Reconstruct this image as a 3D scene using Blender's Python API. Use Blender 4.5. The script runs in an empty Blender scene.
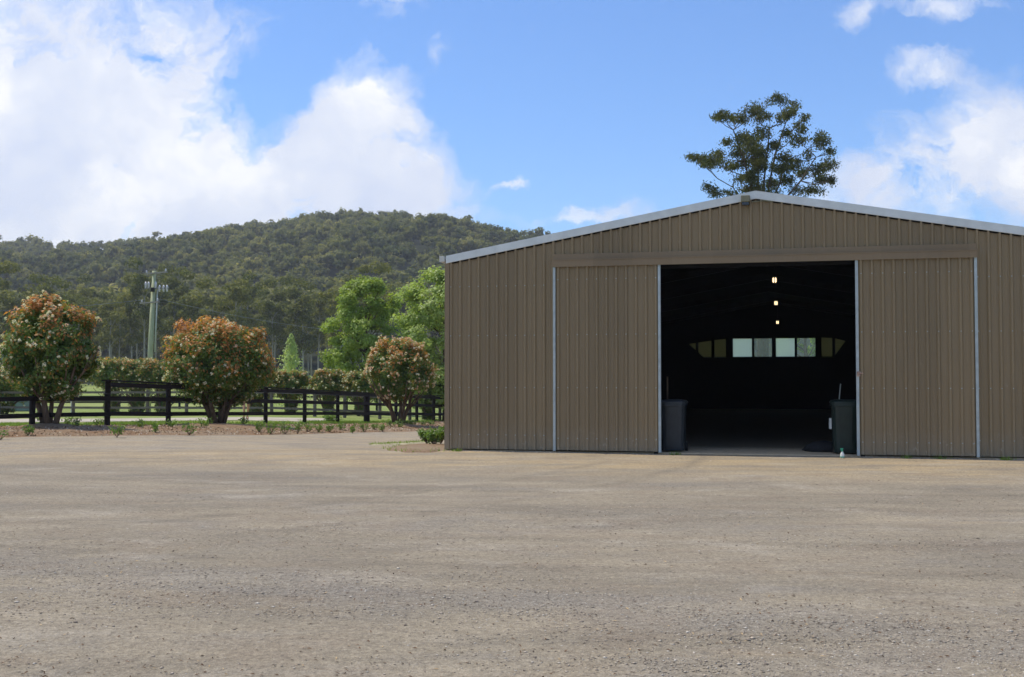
import bpy, bmesh, math, random
import numpy as np
from mathutils import Vector, Matrix, noise as mnoise

random.seed(7)
R = np.random.default_rng(11)
rad = math.radians
scene = bpy.context.scene
COL = scene.collection

# ------------------------------------------------------------------ camera numbers
F = 1129.0
EYE = 1.55
PITCH = math.atan(39.5 / F)

def pw(px, py, Y):
    """world point seen at a pixel, at distance Y in front of the camera"""
    a = (px - 512) / F
    b = (338.5 - py) / F
    dy = math.cos(PITCH) - b * math.sin(PITCH)
    dz = math.sin(PITCH) + b * math.cos(PITCH)
    k = Y / dy
    return Vector((a * k, Y, EYE + dz * k))

def sstep(a, b, x):
    t = min(1.0, max(0.0, (x - a) / (b - a)))
    return t * t * (3 - 2 * t)

# ------------------------------------------------------------------ shed frame
TH = rad(13.4)
SA = (-1.398, 24.2)
WID, LEN = 13.0, 34.0
EAVE, APEX = 4.045, 5.20

def ground_z(X, Y):
    plane = 0.1 - 0.0508 * min(8.0, max(0.0, X + 11.8)) - 0.0178 * (Y - 33)
    z = plane * sstep(23, 33, Y)
    z = z * (1 - sstep(75, 220, Y)) + 0.0 * sstep(75, 220, Y)
    wall = SA[0] + 0.238 * (Y - SA[1])
    z *= 1 - sstep(-3.2, -0.4, X - wall) * (1 - sstep(62, 90, Y))
    return z

# ------------------------------------------------------------------ tagging
def tag(o, label=None, cat=None, group=None, kind=None):
    if label: o['label'] = label
    if cat: o['category'] = cat
    if group: o['group'] = group
    if kind: o['kind'] = kind
    return o

def empty(name, loc, rz=0.0):
    o = bpy.data.objects.new(name, None)
    COL.objects.link(o)
    o.location = loc
    o.rotation_euler = (0, 0, rz)
    o.empty_display_size = 0.2
    return o

def copy_tree(o, parent=None):
    c = o.copy()
    COL.objects.link(c)
    if parent: c.parent = parent
    for ch in list(o.children):
        copy_tree(ch, c)
    return c

# ------------------------------------------------------------------ materials
def new_mat(name):
    m = bpy.data.materials.new(name)
    m.use_nodes = True
    nt = m.node_tree
    nt.nodes.clear()
    return m, nt

class NT:
    def __init__(s, nt): s.nt = nt
    def n(s, typ, **kw):
        nd = s.nt.nodes.new(typ)
        for k, v in kw.items(): setattr(nd, k, v)
        return nd
    def l(s, a, b): s.nt.links.new(a, b)
    def math(s, op, a, b=None, clamp=False):
        nd = s.n('ShaderNodeMath', operation=op, use_clamp=clamp)
        for i, v in enumerate((a, b)):
            if v is None: continue
            if isinstance(v, (int, float)): nd.inputs[i].default_value = v
            else: s.l(v, nd.inputs[i])
        return nd.outputs[0]
    def noise(s, vec, scale, detail=4, rough=0.55, dist=0.0):
        nd = s.n('ShaderNodeTexNoise')
        nd.inputs['Scale'].default_value = scale
        nd.inputs['Detail'].default_value = detail
        nd.inputs['Roughness'].default_value = rough
        nd.inputs['Distortion'].default_value = dist
        if vec is not None: s.l(vec, nd.inputs['Vector'])
        return nd.outputs['Fac']
    def ramp(s, fac, stops, interp='LINEAR'):
        nd = s.n('ShaderNodeValToRGB')
        cr = nd.color_ramp
        cr.interpolation = interp
        while len(cr.elements) < len(stops): cr.elements.new(0.5)
        for e, (p, c) in zip(cr.elements, stops):
            e.position = p
            e.color = (*c, 1) if len(c) == 3 else c
        s.l(fac, nd.inputs[0])
        return nd.outputs[0]
    def mix(s, fac, a, b, blend='MIX'):
        nd = s.n('ShaderNodeMix', data_type='RGBA', blend_type=blend)
        for sock, v in ((nd.inputs[0], fac), (nd.inputs[6], a), (nd.inputs[7], b)):
            if isinstance(v, (int, float)): sock.default_value = v
            elif isinstance(v, tuple): sock.default_value = (*v, 1)
            else: s.l(v, sock)
        return nd.outputs[2]
    def mapping(s, vec, scale=(1, 1, 1), rot=(0, 0, 0), loc=(0, 0, 0)):
        nd = s.n('ShaderNodeMapping')
        nd.inputs['Scale'].default_value = scale
        nd.inputs['Rotation'].default_value = rot
        nd.inputs['Location'].default_value = loc
        s.l(vec, nd.inputs['Vector'])
        return nd.outputs[0]
    def bump(s, h, strength, dist):
        nd = s.n('ShaderNodeBump')
        nd.inputs['Strength'].default_value = strength
        nd.inputs['Distance'].default_value = dist
        s.l(h, nd.inputs['Height'])
        return nd.outputs[0]
    def principled(s, col, rough=0.8, metal=0.0, normal=None, spec=0.3):
        p = s.n('ShaderNodeBsdfPrincipled')
        if isinstance(col, tuple): p.inputs['Base Color'].default_value = (*col, 1)
        else: s.l(col, p.inputs['Base Color'])
        if isinstance(rough, (int, float)): p.inputs['Roughness'].default_value = rough
        else: s.l(rough, p.inputs['Roughness'])
        p.inputs['Metallic'].default_value = metal
        p.inputs['Specular IOR Level'].default_value = spec
        if normal is not None: s.l(normal, p.inputs['Normal'])
        return p
    def out(s, sh):
        o = s.n('ShaderNodeOutputMaterial')
        s.l(sh, o.inputs['Surface'])

def simple_mat(name, col, rough=0.7, metal=0.0, var=0.12, scale=3.0, spec=0.3, bump=0.0):
    m, nt = new_mat(name)
    N = NT(nt)
    tc = N.n('ShaderNodeTexCoord').outputs['Object']
    f = N.noise(tc, scale, 5, 0.6)
    lo = tuple(c * (1 - var * 1.6) for c in col)
    hi = tuple(min(1, c * (1 + var * 1.6)) for c in col)
    c = N.ramp(f, [(0.25, lo), (0.75, hi)])
    nrm = N.bump(N.noise(tc, scale * 8, 3), bump, 0.01) if bump else None
    N.out(N.principled(c, rough, metal, nrm, spec).outputs[0])
    return m

def leaf_mat(name, c1, c2, trans=0.35, attr=False, rough=0.55, scale=2.0, c3=None):
    """leaf: diffuse/gloss on top, light coming through from behind; colour varies leaf by leaf"""
    m, nt = new_mat(name)
    N = NT(nt)
    if attr:
        a = N.n('ShaderNodeAttribute'); a.attribute_name = 'tint'
        f = a.outputs['Fac']
    else:
        tc = N.n('ShaderNodeTexCoord').outputs['Object']
        f = N.noise(tc, scale, 3, 0.7)
    stops = [(0.2, c1), (0.8, c2)] if c3 is None else [(0.0, c1), (0.5, c2), (1.0, c3)]
    c = N.ramp(f, stops)
    p = N.principled(c, rough, 0, None, 0.35)
    t = N.n('ShaderNodeBsdfTranslucent')
    tcx = N.mix(1.0, c, (1.5, 1.55, 0.7), 'MULTIPLY')
    N.l(tcx, t.inputs['Color'])
    mx = N.n('ShaderNodeMixShader'); mx.inputs[0].default_value = trans
    N.l(p.outputs[0], mx.inputs[1]); N.l(t.outputs[0], mx.inputs[2])
    N.out(mx.outputs[0])
    return m

def cladding_mat(name, col):
    m, nt = new_mat(name)
    N = NT(nt)
    tc = N.n('ShaderNodeTexCoord').outputs['Object']
    big = N.noise(N.mapping(tc, (0.5, 0.5, 0.18)), 1.6, 5, 0.6)
    fine = N.noise(N.mapping(tc, (9, 9, 0.7)), 2.0, 4, 0.6)
    c = N.ramp(big, [(0.3, tuple(x * 0.90 for x in col)), (0.7, tuple(x * 1.08 for x in col))])
    c = N.mix(0.22, c, N.ramp(fine, [(0.3, tuple(x * 0.72 for x in col)), (0.7, tuple(x * 1.25 for x in col))]))
    # each sheet has weathered a little differently
    sep0 = N.n('ShaderNodeSeparateXYZ'); N.l(tc, sep0.inputs[0])
    wn = N.n('ShaderNodeTexWhiteNoise', noise_dimensions='1D'); N.l(N.math('FLOOR', N.math('DIVIDE', N.math('ADD', sep0.outputs[0], 0.05), 0.8128)), wn.inputs['W'])
    c = N.mix(0.5, c, N.mix(wn.outputs['Value'], tuple(x * 0.84 for x in col), tuple(x * 1.14 for x in col)))
    # dust splashed on the bottom half metre
    sep = N.n('ShaderNodeSeparateXYZ'); N.l(tc, sep.inputs[0])
    h = N.math('ADD', sep.outputs[2], N.math('MULTIPLY', N.noise(tc, 5, 5, 0.7), 0.5))
    d = N.ramp(h, [(0.28, (0.45,) * 3), (0.85, (0, 0, 0))])
    c = N.mix(d, c, (0.33, 0.275, 0.2))
    # pale scuffs
    sc = N.ramp(N.noise(N.mapping(tc, (2, 2, 1.2), loc=(3, 1, 2)), 3.3, 6, 0.75), [(0.64, (0, 0, 0)), (0.72, (0.40,) * 3)])
    c = N.mix(sc, c, (0.42, 0.36, 0.28))
    lowm = N.math('MULTIPLY', N.math('SUBTRACT', 0.75, sep.outputs[2], True), 1.6, True)
    sc2 = N.ramp(N.noise(N.mapping(tc, (1, 1, 1), loc=(1, 8, 2)), 8.0, 6, 0.75), [(0.60, (0, 0, 0)), (0.68, (0.7,) * 3)])
    c = N.mix(N.math('MULTIPLY', sc2, lowm), c, (0.50, 0.44, 0.35))
    rg = N.ramp(big, [(0.3, (0.42,) * 3), (0.7, (0.6,) * 3)])
    nrm = N.bump(N.noise(N.mapping(tc, (1.5, 1.5, 0.6)), 2.5, 2), 0.5, 0.03)
    N.out(N.principled(c, rg, 0.0, nrm, 0.35).outputs[0])
    return m

def gravel_mat():
    m, nt = new_mat('gravel')
    N = NT(nt)
    tc = N.n('ShaderNodeTexCoord').outputs['Object']
    # broad drifts, stretched along the wheel tracks (roughly left-right in front of the shed)
    tr = N.mapping(tc, (0.20, 0.42, 1), (0, 0, rad(14)))
    drift = N.noise(tr, 1.3, 6, 0.62, 0.6)
    tan = (0.382, 0.317, 0.222)
    c = N.ramp(drift, [(0.28, (0.262, 0.222, 0.164)), (0.42, (0.322, 0.271, 0.194)), (0.56, tan), (0.75, (0.440, 0.368, 0.262))])
    # narrow wheel tracks
    w = N.noise(N.mapping(tc, (0.14, 0.9, 1), (0, 0, rad(12))), 1.9, 5, 0.6, 0.9)
    c = N.mix(N.ramp(w, [(0.48, (0, 0, 0)), (0.54, (0.28,) * 3), (0.60, (0, 0, 0))]), c, (0.255, 0.215, 0.165))
    # bluish crushed rock patches
    b = N.noise(N.mapping(tc, (0.26, 0.5, 1), (0, 0, rad(8)), (5, 2, 0)), 1.6, 7, 0.7, 0.5)
    bm = N.ramp(b, [(0.50, (0, 0, 0)), (0.66, (0.55,) * 3)])
    st = N.noise(tc, 38, 4, 0.75)
    stc = N.ramp(st, [(0.30, (0.10, 0.085, 0.068)), (0.48, (0.27, 0.240, 0.198)), (0.70, (0.46, 0.415, 0.345))])
    c = N.mix(bm, c, stc)
    # orange sand near the shed door and some straw-coloured patches
    sep = N.n('ShaderNodeSeparateXYZ'); N.l(tc, sep.inputs[0])
    near = N.ramp(N.math('ADD', N.math('MULTIPLY', sep.outputs[1], 0.05), N.math('MULTIPLY', sep.outputs[0], 0.012)), [(0.88, (0, 0, 0)), (1.08, (1, 1, 1))])
    o = N.noise(N.mapping(tc, (0.3, 0.9, 1), (0, 0, rad(-12))), 1.5, 6, 0.65)
    c = N.mix(N.math('MULTIPLY', N.ramp(o, [(0.38, (0, 0, 0)), (0.60, (0.8,) * 3)]), near), c, (0.50, 0.375, 0.215))
    o2 = N.noise(N.mapping(tc, (0.25, 1.1, 1), (0, 0, rad(4)), (9, 4, 0)), 1.1, 6, 0.7)
    c = N.mix(N.ramp(o2, [(0.60, (0, 0, 0)), (0.70, (0.5,) * 3)]), c, (0.47, 0.36, 0.225))
    # curving wheel tracks, swinging round in front of the shed
    xyp = N.n('ShaderNodeCombineXYZ'); N.l(sep.outputs[0], xyp.inputs[0]); N.l(sep.outputs[1], xyp.inputs[1])
    tw = N.math('MULTIPLY', N.math('SUBTRACT', N.noise(tc, 0.25, 4, 0.6), 0.5), 0.9)
    brk = N.ramp(N.noise(tc, 0.7, 5, 0.7), [(0.40, (0.1,) * 3), (0.60, (1, 1, 1))])
    for cx_, cy_, rs_ in ((6.0, 46.0, (31.2, 32.9, 35.6, 37.2)), (-22.0, 30.0, (25.4, 27.0)), (3.0, -14.0, (27.5, 29.1))):
        sb_ = N.n('ShaderNodeVectorMath', operation='SUBTRACT'); N.l(xyp.outputs[0], sb_.inputs[0]); sb_.inputs[1].default_value = (cx_, cy_, 0)
        ln_ = N.n('ShaderNodeVectorMath', operation='LENGTH'); N.l(sb_.outputs[0], ln_.inputs[0])
        rr_ = N.math('ADD', ln_.outputs['Value'], tw)
        for q_ in rs_:
            dd_ = N.math('ABSOLUTE', N.math('SUBTRACT', rr_, q_))
            mk_ = N.math('MULTIPLY', N.math('SUBTRACT', 1.0, N.math('MULTIPLY', dd_, 4.5), True), brk)
            c = N.mix(N.math('MULTIPLY', mk_, 0.65), c, (0.245, 0.205, 0.148))
    # drift of loose crushed rock in the foreground
    dl = N.math('ADD', N.math('ADD', sep.outputs[1], N.math('MULTIPLY', sep.outputs[0], 0.38)), N.math('MULTIPLY', N.math('SUBTRACT', N.noise(tc, 0.8, 5, 0.65), 0.5), 2.6))
    dm = N.math('SUBTRACT', 1.0, N.math('MULTIPLY', N.math('ABSOLUTE', N.math('SUBTRACT', dl, 7.9)), 1.5), True)
    c = N.mix(N.math('MULTIPLY', dm, 0.42), c, stc)
    bl = N.noise(N.mapping(tc, (1, 1.3, 1), loc=(2, 7, 0)), 0.9, 8, 0.72)
    c = N.mix(N.ramp(bl, [(0.50, (0, 0, 0)), (0.66, (0.55,) * 3)]), c, (0.30, 0.235, 0.165))
    bl2 = N.noise(N.mapping(tc, (1, 1.6, 1), loc=(7, 1, 3)), 0.7, 8, 0.7)
    c = N.mix(N.ramp(bl2, [(0.54, (0, 0, 0)), (0.68, (0.5,) * 3)]), c, (0.50, 0.43, 0.33))
    dr = N.math('MULTIPLY', N.math('SUBTRACT', N.math('ADD', sep.outputs[1], N.math('ADD', N.math('MULTIPLY', N.noise(tc, 0.35, 6, 0.65), 7.0), N.math('MULTIPLY', sep.outputs[0], -0.35))), 29.5, True), 0.35, True)
    c = N.mix(N.math('MULTIPLY', dr, 0.8), c, N.mix(0.35, (0.335, 0.315, 0.28), stc))
    # fine grain
    g1 = N.noise(tc, 90, 3, 0.8)
    c = N.mix(0.55, c, N.ramp(g1, [(0.25, (0.15,) * 3), (0.5, (0.5,) * 3), (0.78, (0.9,) * 3)]), 'OVERLAY')
    g2 = N.noise(tc, 14, 5, 0.8)
    c = N.mix(0.40, c, N.ramp(g2, [(0.3, (0.25,) * 3), (0.5, (0.5,) * 3), (0.7, (0.8,) * 3)]), 'OVERLAY')
    g3 = N.noise(N.mapping(tc, (1, 0.8, 1)), 30, 6, 0.85)
    c = N.mix(0.42, c, N.ramp(g3, [(0.32, (0.12,) * 3), (0.5, (0.5,) * 3), (0.70, (0.88,) * 3)]), 'OVERLAY')
    v2 = N.n('ShaderNodeTexVoronoi'); v2.inputs['Scale'].default_value = 24.0; N.l(tc, v2.inputs['Vector'])
    v2b = N.n('ShaderNodeTexVoronoi'); v2b.inputs['Scale'].default_value = 4.5; N.l(tc, v2b.inputs['Vector'])
    sp2 = N.math('LESS_THAN', v2.outputs['Distance'], N.ramp(N.noise(tc, 1.7, 5, 0.75), [(0.44, (0.06,) * 3), (0.62, (0.26,) * 3)]))
    pebc = N.ramp(N.noise(tc, 19, 2, 0.5), [(0.40, (0.13, 0.105, 0.08)), (0.55, (0.24, 0.20, 0.155)), (0.62, (0.56, 0.50, 0.41))])
    c = N.mix(N.math('MULTIPLY', sp2, 0.6), c, pebc)
    sp3 = N.math('LESS_THAN', v2b.outputs['Distance'], N.ramp(N.noise(tc, 0.9, 4, 0.7), [(0.42, (0.02,) * 3), (0.62, (0.085,) * 3)]))
    c = N.mix(N.math('MULTIPLY', sp3, 0.7), c, pebc)
    # dark crumbs
    v = N.n('ShaderNodeTexVoronoi'); v.inputs['Scale'].default_value = 9.0
    v.inputs['Randomness'].default_value = 1.0
    N.l(N.mapping(tc, (1, 1.0, 1)), v.inputs['Vector'])
    cl = N.ramp(N.noise(tc, 0.8, 4, 0.7), [(0.42, (0.02,) * 3), (0.65, (0.10,) * 3)])
    sp = N.math('LESS_THAN', v.outputs['Distance'], cl)
    c = N.mix(N.math('MULTIPLY', sp, 0.75), c, (0.12, 0.095, 0.07))
    hh = N.math('ADD', N.math('MULTIPLY', g1, 0.5), N.math('ADD', g2, N.math('MULTIPLY', st, 0.8)))
    nrm = N.bump(hh, 0.8, 0.03)
    nrm2 = N.n('ShaderNodeBump'); nrm2.inputs['Strength'].default_value = 0.5; nrm2.inputs['Distance'].default_value = 0.15
    N.l(w, nrm2.inputs['Height']); N.l(nrm, nrm2.inputs['Normal'])
    N.out(N.principled(c, 0.95, 0, nrm2.outputs[0], 0.15).outputs[0])
    return m

def grass_ground_mat():
    m, nt = new_mat('paddock_grass')
    N = NT(nt)
    tc = N.n('ShaderNodeTexCoord').outputs['Object']
    a = N.noise(tc, 0.06, 6, 0.65)
    c = N.ramp(a, [(0.3, (0.17, 0.225, 0.055)), (0.5, (0.25, 0.30, 0.085)), (0.7, (0.36, 0.36, 0.14))])
    b = N.noise(tc, 3.0, 6, 0.75)
    c = N.mix(0.6, c, N.ramp(b, [(0.3, (0.25,) * 3), (0.7, (0.75,) * 3)]), 'OVERLAY')
    N.out(N.principled(c, 0.95, 0, N.bump(N.noise(tc, 25, 4), 0.8, 0.06), 0.1).outputs[0])
    return m

def mulch_mat():
    m, nt = new_mat('mulch')
    N = NT(nt)
    tc = N.n('ShaderNodeTexCoord').outputs['Object']
    a = N.noise(N.mapping(tc, (1, 1, 1)), 22, 6, 0.8)
    c = N.ramp(a, [(0.28, (0.07, 0.040, 0.022)), (0.46, (0.24, 0.145, 0.080)), (0.6, (0.37, 0.24, 0.14)), (0.75, (0.50, 0.38, 0.25))])
    b = N.noise(tc, 0.55, 5, 0.6)
    c = N.mix(N.ramp(b, [(0.40, (0, 0, 0)), (0.66, (0.6,) * 3)]), c, (0.38, 0.31, 0.215))
    N.out(N.principled(c, 0.95, 0, N.bump(a, 0.9, 0.05), 0.1).outputs[0])
    return m

def bark_mat(name, c1, c2):
    m, nt = new_mat(name)
    N = NT(nt)
    tc = N.n('ShaderNodeTexCoord').outputs['Object']
    a = N.noise(N.mapping(tc, (1, 1, 0.2)), 9, 5, 0.7)
    N.out(N.principled(N.ramp(a, [(0.3, c1), (0.7, c2)]), 0.9, 0, N.bump(a, 0.6, 0.03), 0.15).outputs[0])
    return m

def wood_mat(name, c1, c2, sc=(0.6, 0.6, 6)):
    m, nt = new_mat(name)
    N = NT(nt)
    tc = N.n('ShaderNodeTexCoord').outputs['Object']
    a = N.noise(N.mapping(tc, sc), 3.0, 6, 0.7)
    N.out(N.principled(N.ramp(a, [(0.3, c1), (0.72, c2)]), 0.75, 0, N.bump(a, 0.4, 0.01), 0.25).outputs[0])
    return m

M = {}
M['gravel'] = gravel_mat()
M['paddock'] = grass_ground_mat()
M['mulch'] = mulch_mat()
M['verge'] = simple_mat('dry_verge', (0.34, 0.31, 0.19), 0.95, 0, 0.35, 6, 0.1, 0.5)
M['clad'] = cladding_mat('brown_cladding', (0.256, 0.190, 0.106))
M['trim'] = cladding_mat('brown_trim', (0.240, 0.172, 0.098))
M['galv'] = simple_mat('galvanised_steel', (0.66, 0.67, 0.63), 0.45, 0.2, 0.07, 4.0, 0.5, 0.05)
M['galv_stile'] = simple_mat('galvanised_channel', (0.42, 0.465, 0.45), 0.45, 0.25, 0.12, 6.0, 0.5, 0.05)
M['roof'] = simple_mat('roof_sheet', (0.50, 0.54, 0.57), 0.45, 0.4, 0.06, 1.0, 0.5)
M['shade_black'] = simple_mat('interior_shade', (0.012, 0.012, 0.013), 0.95, 0, 0.1, 2.0, 0.1)  # near-black colour standing in for the darkness inside the shed
M['steel_dark'] = simple_mat('dark_steel', (0.025, 0.025, 0.027), 0.7, 0.2, 0.2, 3.0)
def floor_mat():
    m, nt = new_mat('arena_floor'); N = NT(nt)
    tc = N.n('ShaderNodeTexCoord').outputs['Object']
    sep = N.n('ShaderNodeSeparateXYZ'); N.l(tc, sep.inputs[0])
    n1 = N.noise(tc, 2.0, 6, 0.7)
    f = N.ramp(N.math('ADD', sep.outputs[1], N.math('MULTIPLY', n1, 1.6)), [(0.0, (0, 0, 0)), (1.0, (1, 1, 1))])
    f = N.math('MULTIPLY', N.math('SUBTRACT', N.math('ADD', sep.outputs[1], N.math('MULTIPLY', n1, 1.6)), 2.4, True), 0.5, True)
    lit_sand = N.ramp(N.noise(tc, 9, 6, 0.75), [(0.3, (0.50, 0.37, 0.22)), (0.7, (0.66, 0.52, 0.34))])
    c = N.mix(f, lit_sand, (0.030, 0.024, 0.018))  # door light painted in: pale at the opening, near-black further inside
    N.out(N.principled(c, 0.95, 0, N.bump(n1, 0.4, 0.03), 0.1).outputs[0]); return m
M['floor'] = floor_mat()
M['bin_grey'] = simple_mat('bin_charcoal_plastic', (0.026, 0.032, 0.037), 0.42, 0, 0.2, 5.0, 0.4)
M['bin_green'] = simple_mat('bin_green_plastic', (0.015, 0.028, 0.022), 0.42, 0, 0.2, 5.0, 0.4)
M['rubber'] = simple_mat('black_rubber', (0.02, 0.02, 0.02), 0.8, 0, 0.2, 8.0)
M['black_wood'] = wood_mat('black_painted_rail', (0.007, 0.005, 0.005), (0.020, 0.014, 0.012))
M['grey_wood'] = wood_mat('weathered_rail', (0.09, 0.075, 0.06), (0.21, 0.18, 0.145))
M['pole'] = bark_mat('treated_pole', (0.33, 0.36, 0.20), (0.52, 0.53, 0.34))
M['arm'] = simple_mat('crossarm_wood', (0.22, 0.21, 0.19), 0.8)
M['porcelain'] = simple_mat('porcelain', (0.62, 0.60, 0.62), 0.25, 0, 0.08, 4, 0.5)
M['conduit'] = simple_mat('conduit', (0.50, 0.53, 0.47), 0.6)
M['wire'] = simple_mat('wire', (0.22, 0.23, 0.23), 0.5, 0.5)
M['bark_brown'] = bark_mat('shrub_bark', (0.075, 0.05, 0.032), (0.22, 0.155, 0.105))
M['bark_gum'] = bark_mat('gum_bark', (0.05, 0.038, 0.028), (0.17, 0.135, 0.10))
M['bark_pale'] = bark_mat('pale_gum_bark', (0.26, 0.24, 0.21), (0.55, 0.52, 0.47))
M['bark_edge'] = bark_mat('dusky_gum_bark', (0.20, 0.19, 0.16), (0.46, 0.44, 0.38))
M['lp_green'] = leaf_mat('lillypilly_green', (0.055, 0.115, 0.020), (0.19, 0.275, 0.052), 0.35, False, 0.42, 6)
M['lp_bronze'] = leaf_mat('lillypilly_new_growth', (0.38, 0.145, 0.035), (0.68, 0.32, 0.09), 0.4, False, 0.45, 6)
M['lp_olive'] = leaf_mat('lillypilly_olive', (0.20, 0.18, 0.04), (0.38, 0.31, 0.09), 0.4, False, 0.45, 6)
M['flower'] = leaf_mat('cream_flower', (0.72, 0.66, 0.50), (0.88, 0.84, 0.70), 0.3, False, 0.8, 6)
M['flower_pink'] = leaf_mat('pink_flower', (0.68, 0.44, 0.30), (0.82, 0.62, 0.46), 0.3, False, 0.8, 6)
M['gum_leaf'] = leaf_mat('gum_leaf', (0.038, 0.056, 0.017), (0.145, 0.145, 0.046), 0.34, False, 0.5, 1.2)
M['maple'] = leaf_mat('spring_leaf', (0.16, 0.24, 0.035), (0.42, 0.50, 0.115), 0.38, False, 0.5, 1.5)
M['maple2'] = leaf_mat('spring_leaf_bright', (0.19, 0.27, 0.05), (0.50, 0.58, 0.20), 0.38, False, 0.45, 1.5)
M['conifer'] = leaf_mat('pale_young_leaf', (0.34, 0.42, 0.16), (0.55, 0.62, 0.30), 0.4, False, 0.6, 2)
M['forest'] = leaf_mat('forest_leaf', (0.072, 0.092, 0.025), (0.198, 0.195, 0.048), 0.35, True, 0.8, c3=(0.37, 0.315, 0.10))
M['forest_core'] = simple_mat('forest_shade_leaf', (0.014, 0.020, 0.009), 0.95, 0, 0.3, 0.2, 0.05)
M['hill'] = simple_mat('hill_floor', (0.030, 0.036, 0.016), 1.0, 0, 0.4, 0.03, 0.05)
M['seedling'] = leaf_mat('seedling_leaf', (0.08, 0.155, 0.028), (0.22, 0.33, 0.085), 0.4, False, 0.5, 6)
M['grass_blade'] = leaf_mat('grass_blade', (0.13, 0.21, 0.03), (0.28, 0.36, 0.08), 0.4, False, 0.6, 0.8)
M['stone'] = simple_mat('gravel_stone', (0.44, 0.36, 0.27), 0.9, 0, 0.4, 40.0, 0.2)
M['stone_dark'] = simple_mat('dark_gravel_stone', (0.25, 0.205, 0.16), 0.9, 0, 0.4, 30.0, 0.2)
M['stone_pale'] = simple_mat('pale_gravel_stone', (0.60, 0.53, 0.43), 0.9, 0, 0.3, 30.0, 0.2)
M['litter'] = simple_mat('bark_chip', (0.14, 0.085, 0.05), 0.95, 0, 0.5, 25.0, 0.1)
M['litter_pale'] = simple_mat('straw_chip', (0.50, 0.36, 0.20), 0.95, 0, 0.4, 25.0, 0.1)
M['track'] = simple_mat('sandy_track', (0.46, 0.40, 0.31), 0.95, 0, 0.18, 1.2, 0.1, 0.4)
M['skin'] = simple_mat('skin', (0.55, 0.32, 0.21), 0.6, 0, 0.08, 5)
M['navy'] = simple_mat('navy_cloth', (0.018, 0.026, 0.060), 0.9, 0, 0.2, 9)
M['black_cloth'] = simple_mat('black_cloth', (0.012, 0.012, 0.014), 0.9, 0, 0.2, 9)
M['hair'] = simple_mat('hair', (0.05, 0.03, 0.02), 0.8)
M['rust'] = simple_mat('rusty_latch', (0.40, 0.27, 0.21), 0.8, 0.2, 0.4, 25)
M['light_box'] = simple_mat('light_housing', (0.20, 0.19, 0.12), 0.6)
M['bottle_green'] = simple_mat('green_plastic', (0.04, 0.36, 0.20), 0.4, 0, 0.1, 5, 0.5)
M['bottle_white'] = simple_mat('white_plastic', (0.70, 0.72, 0.66), 0.4, 0, 0.06, 5, 0.5)
M['gutter'] = simple_mat('cream_gutter', (0.60, 0.585, 0.52), 0.5, 0, 0.1, 6, 0.4)
M['trough'] = simple_mat('grey_green_paint', (0.16, 0.22, 0.19), 0.7)
M['white_paint'] = simple_mat('white_paint', (0.75, 0.74, 0.70), 0.7)
M['concrete'] = simple_mat('concrete', (0.36, 0.33, 0.28), 0.9, 0, 0.2, 3, 0.2, 0.3)
M['lens'] = simple_mat('dark_glass', (0.03, 0.03, 0.03), 0.2, 0, 0.1, 3, 0.6)

def lamp_mat():
    m, nt = new_mat('warm_lamp')
    N = NT(nt)
    e = N.n('ShaderNodeEmission'); e.inputs['Color'].default_value = (1.0, 0.76, 0.42, 1); e.inputs['Strength'].default_value = 1.6
    N.out(e.outputs[0]); return m
M['lamp'] = lamp_mat()

def pane_mat(name, col, clear):
    m, nt = new_mat(name)
    N = NT(nt)
    t = N.n('ShaderNodeBsdfTranslucent'); t.inputs['Color'].default_value = (*col, 1)
    tr = N.n('ShaderNodeBsdfTransparent'); tr.inputs['Color'].default_value = (*col, 1)
    mx = N.n('ShaderNodeMixShader'); mx.inputs[0].default_value = clear
    N.l(t.outputs[0], mx.inputs[1]); N.l(tr.outputs[0], mx.inputs[2])
    N.out(mx.outputs[0]); return m
M['pane_pale'] = pane_mat('frosted_sheet', (0.80, 0.97, 0.78), 0.25)
M['pane_clear'] = pane_mat('clear_sheet', (0.78, 0.92, 0.78), 0.8)
M['pane_dim'] = pane_mat('mossy_sheet', (0.060, 0.054, 0.020), 0.1)

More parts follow.
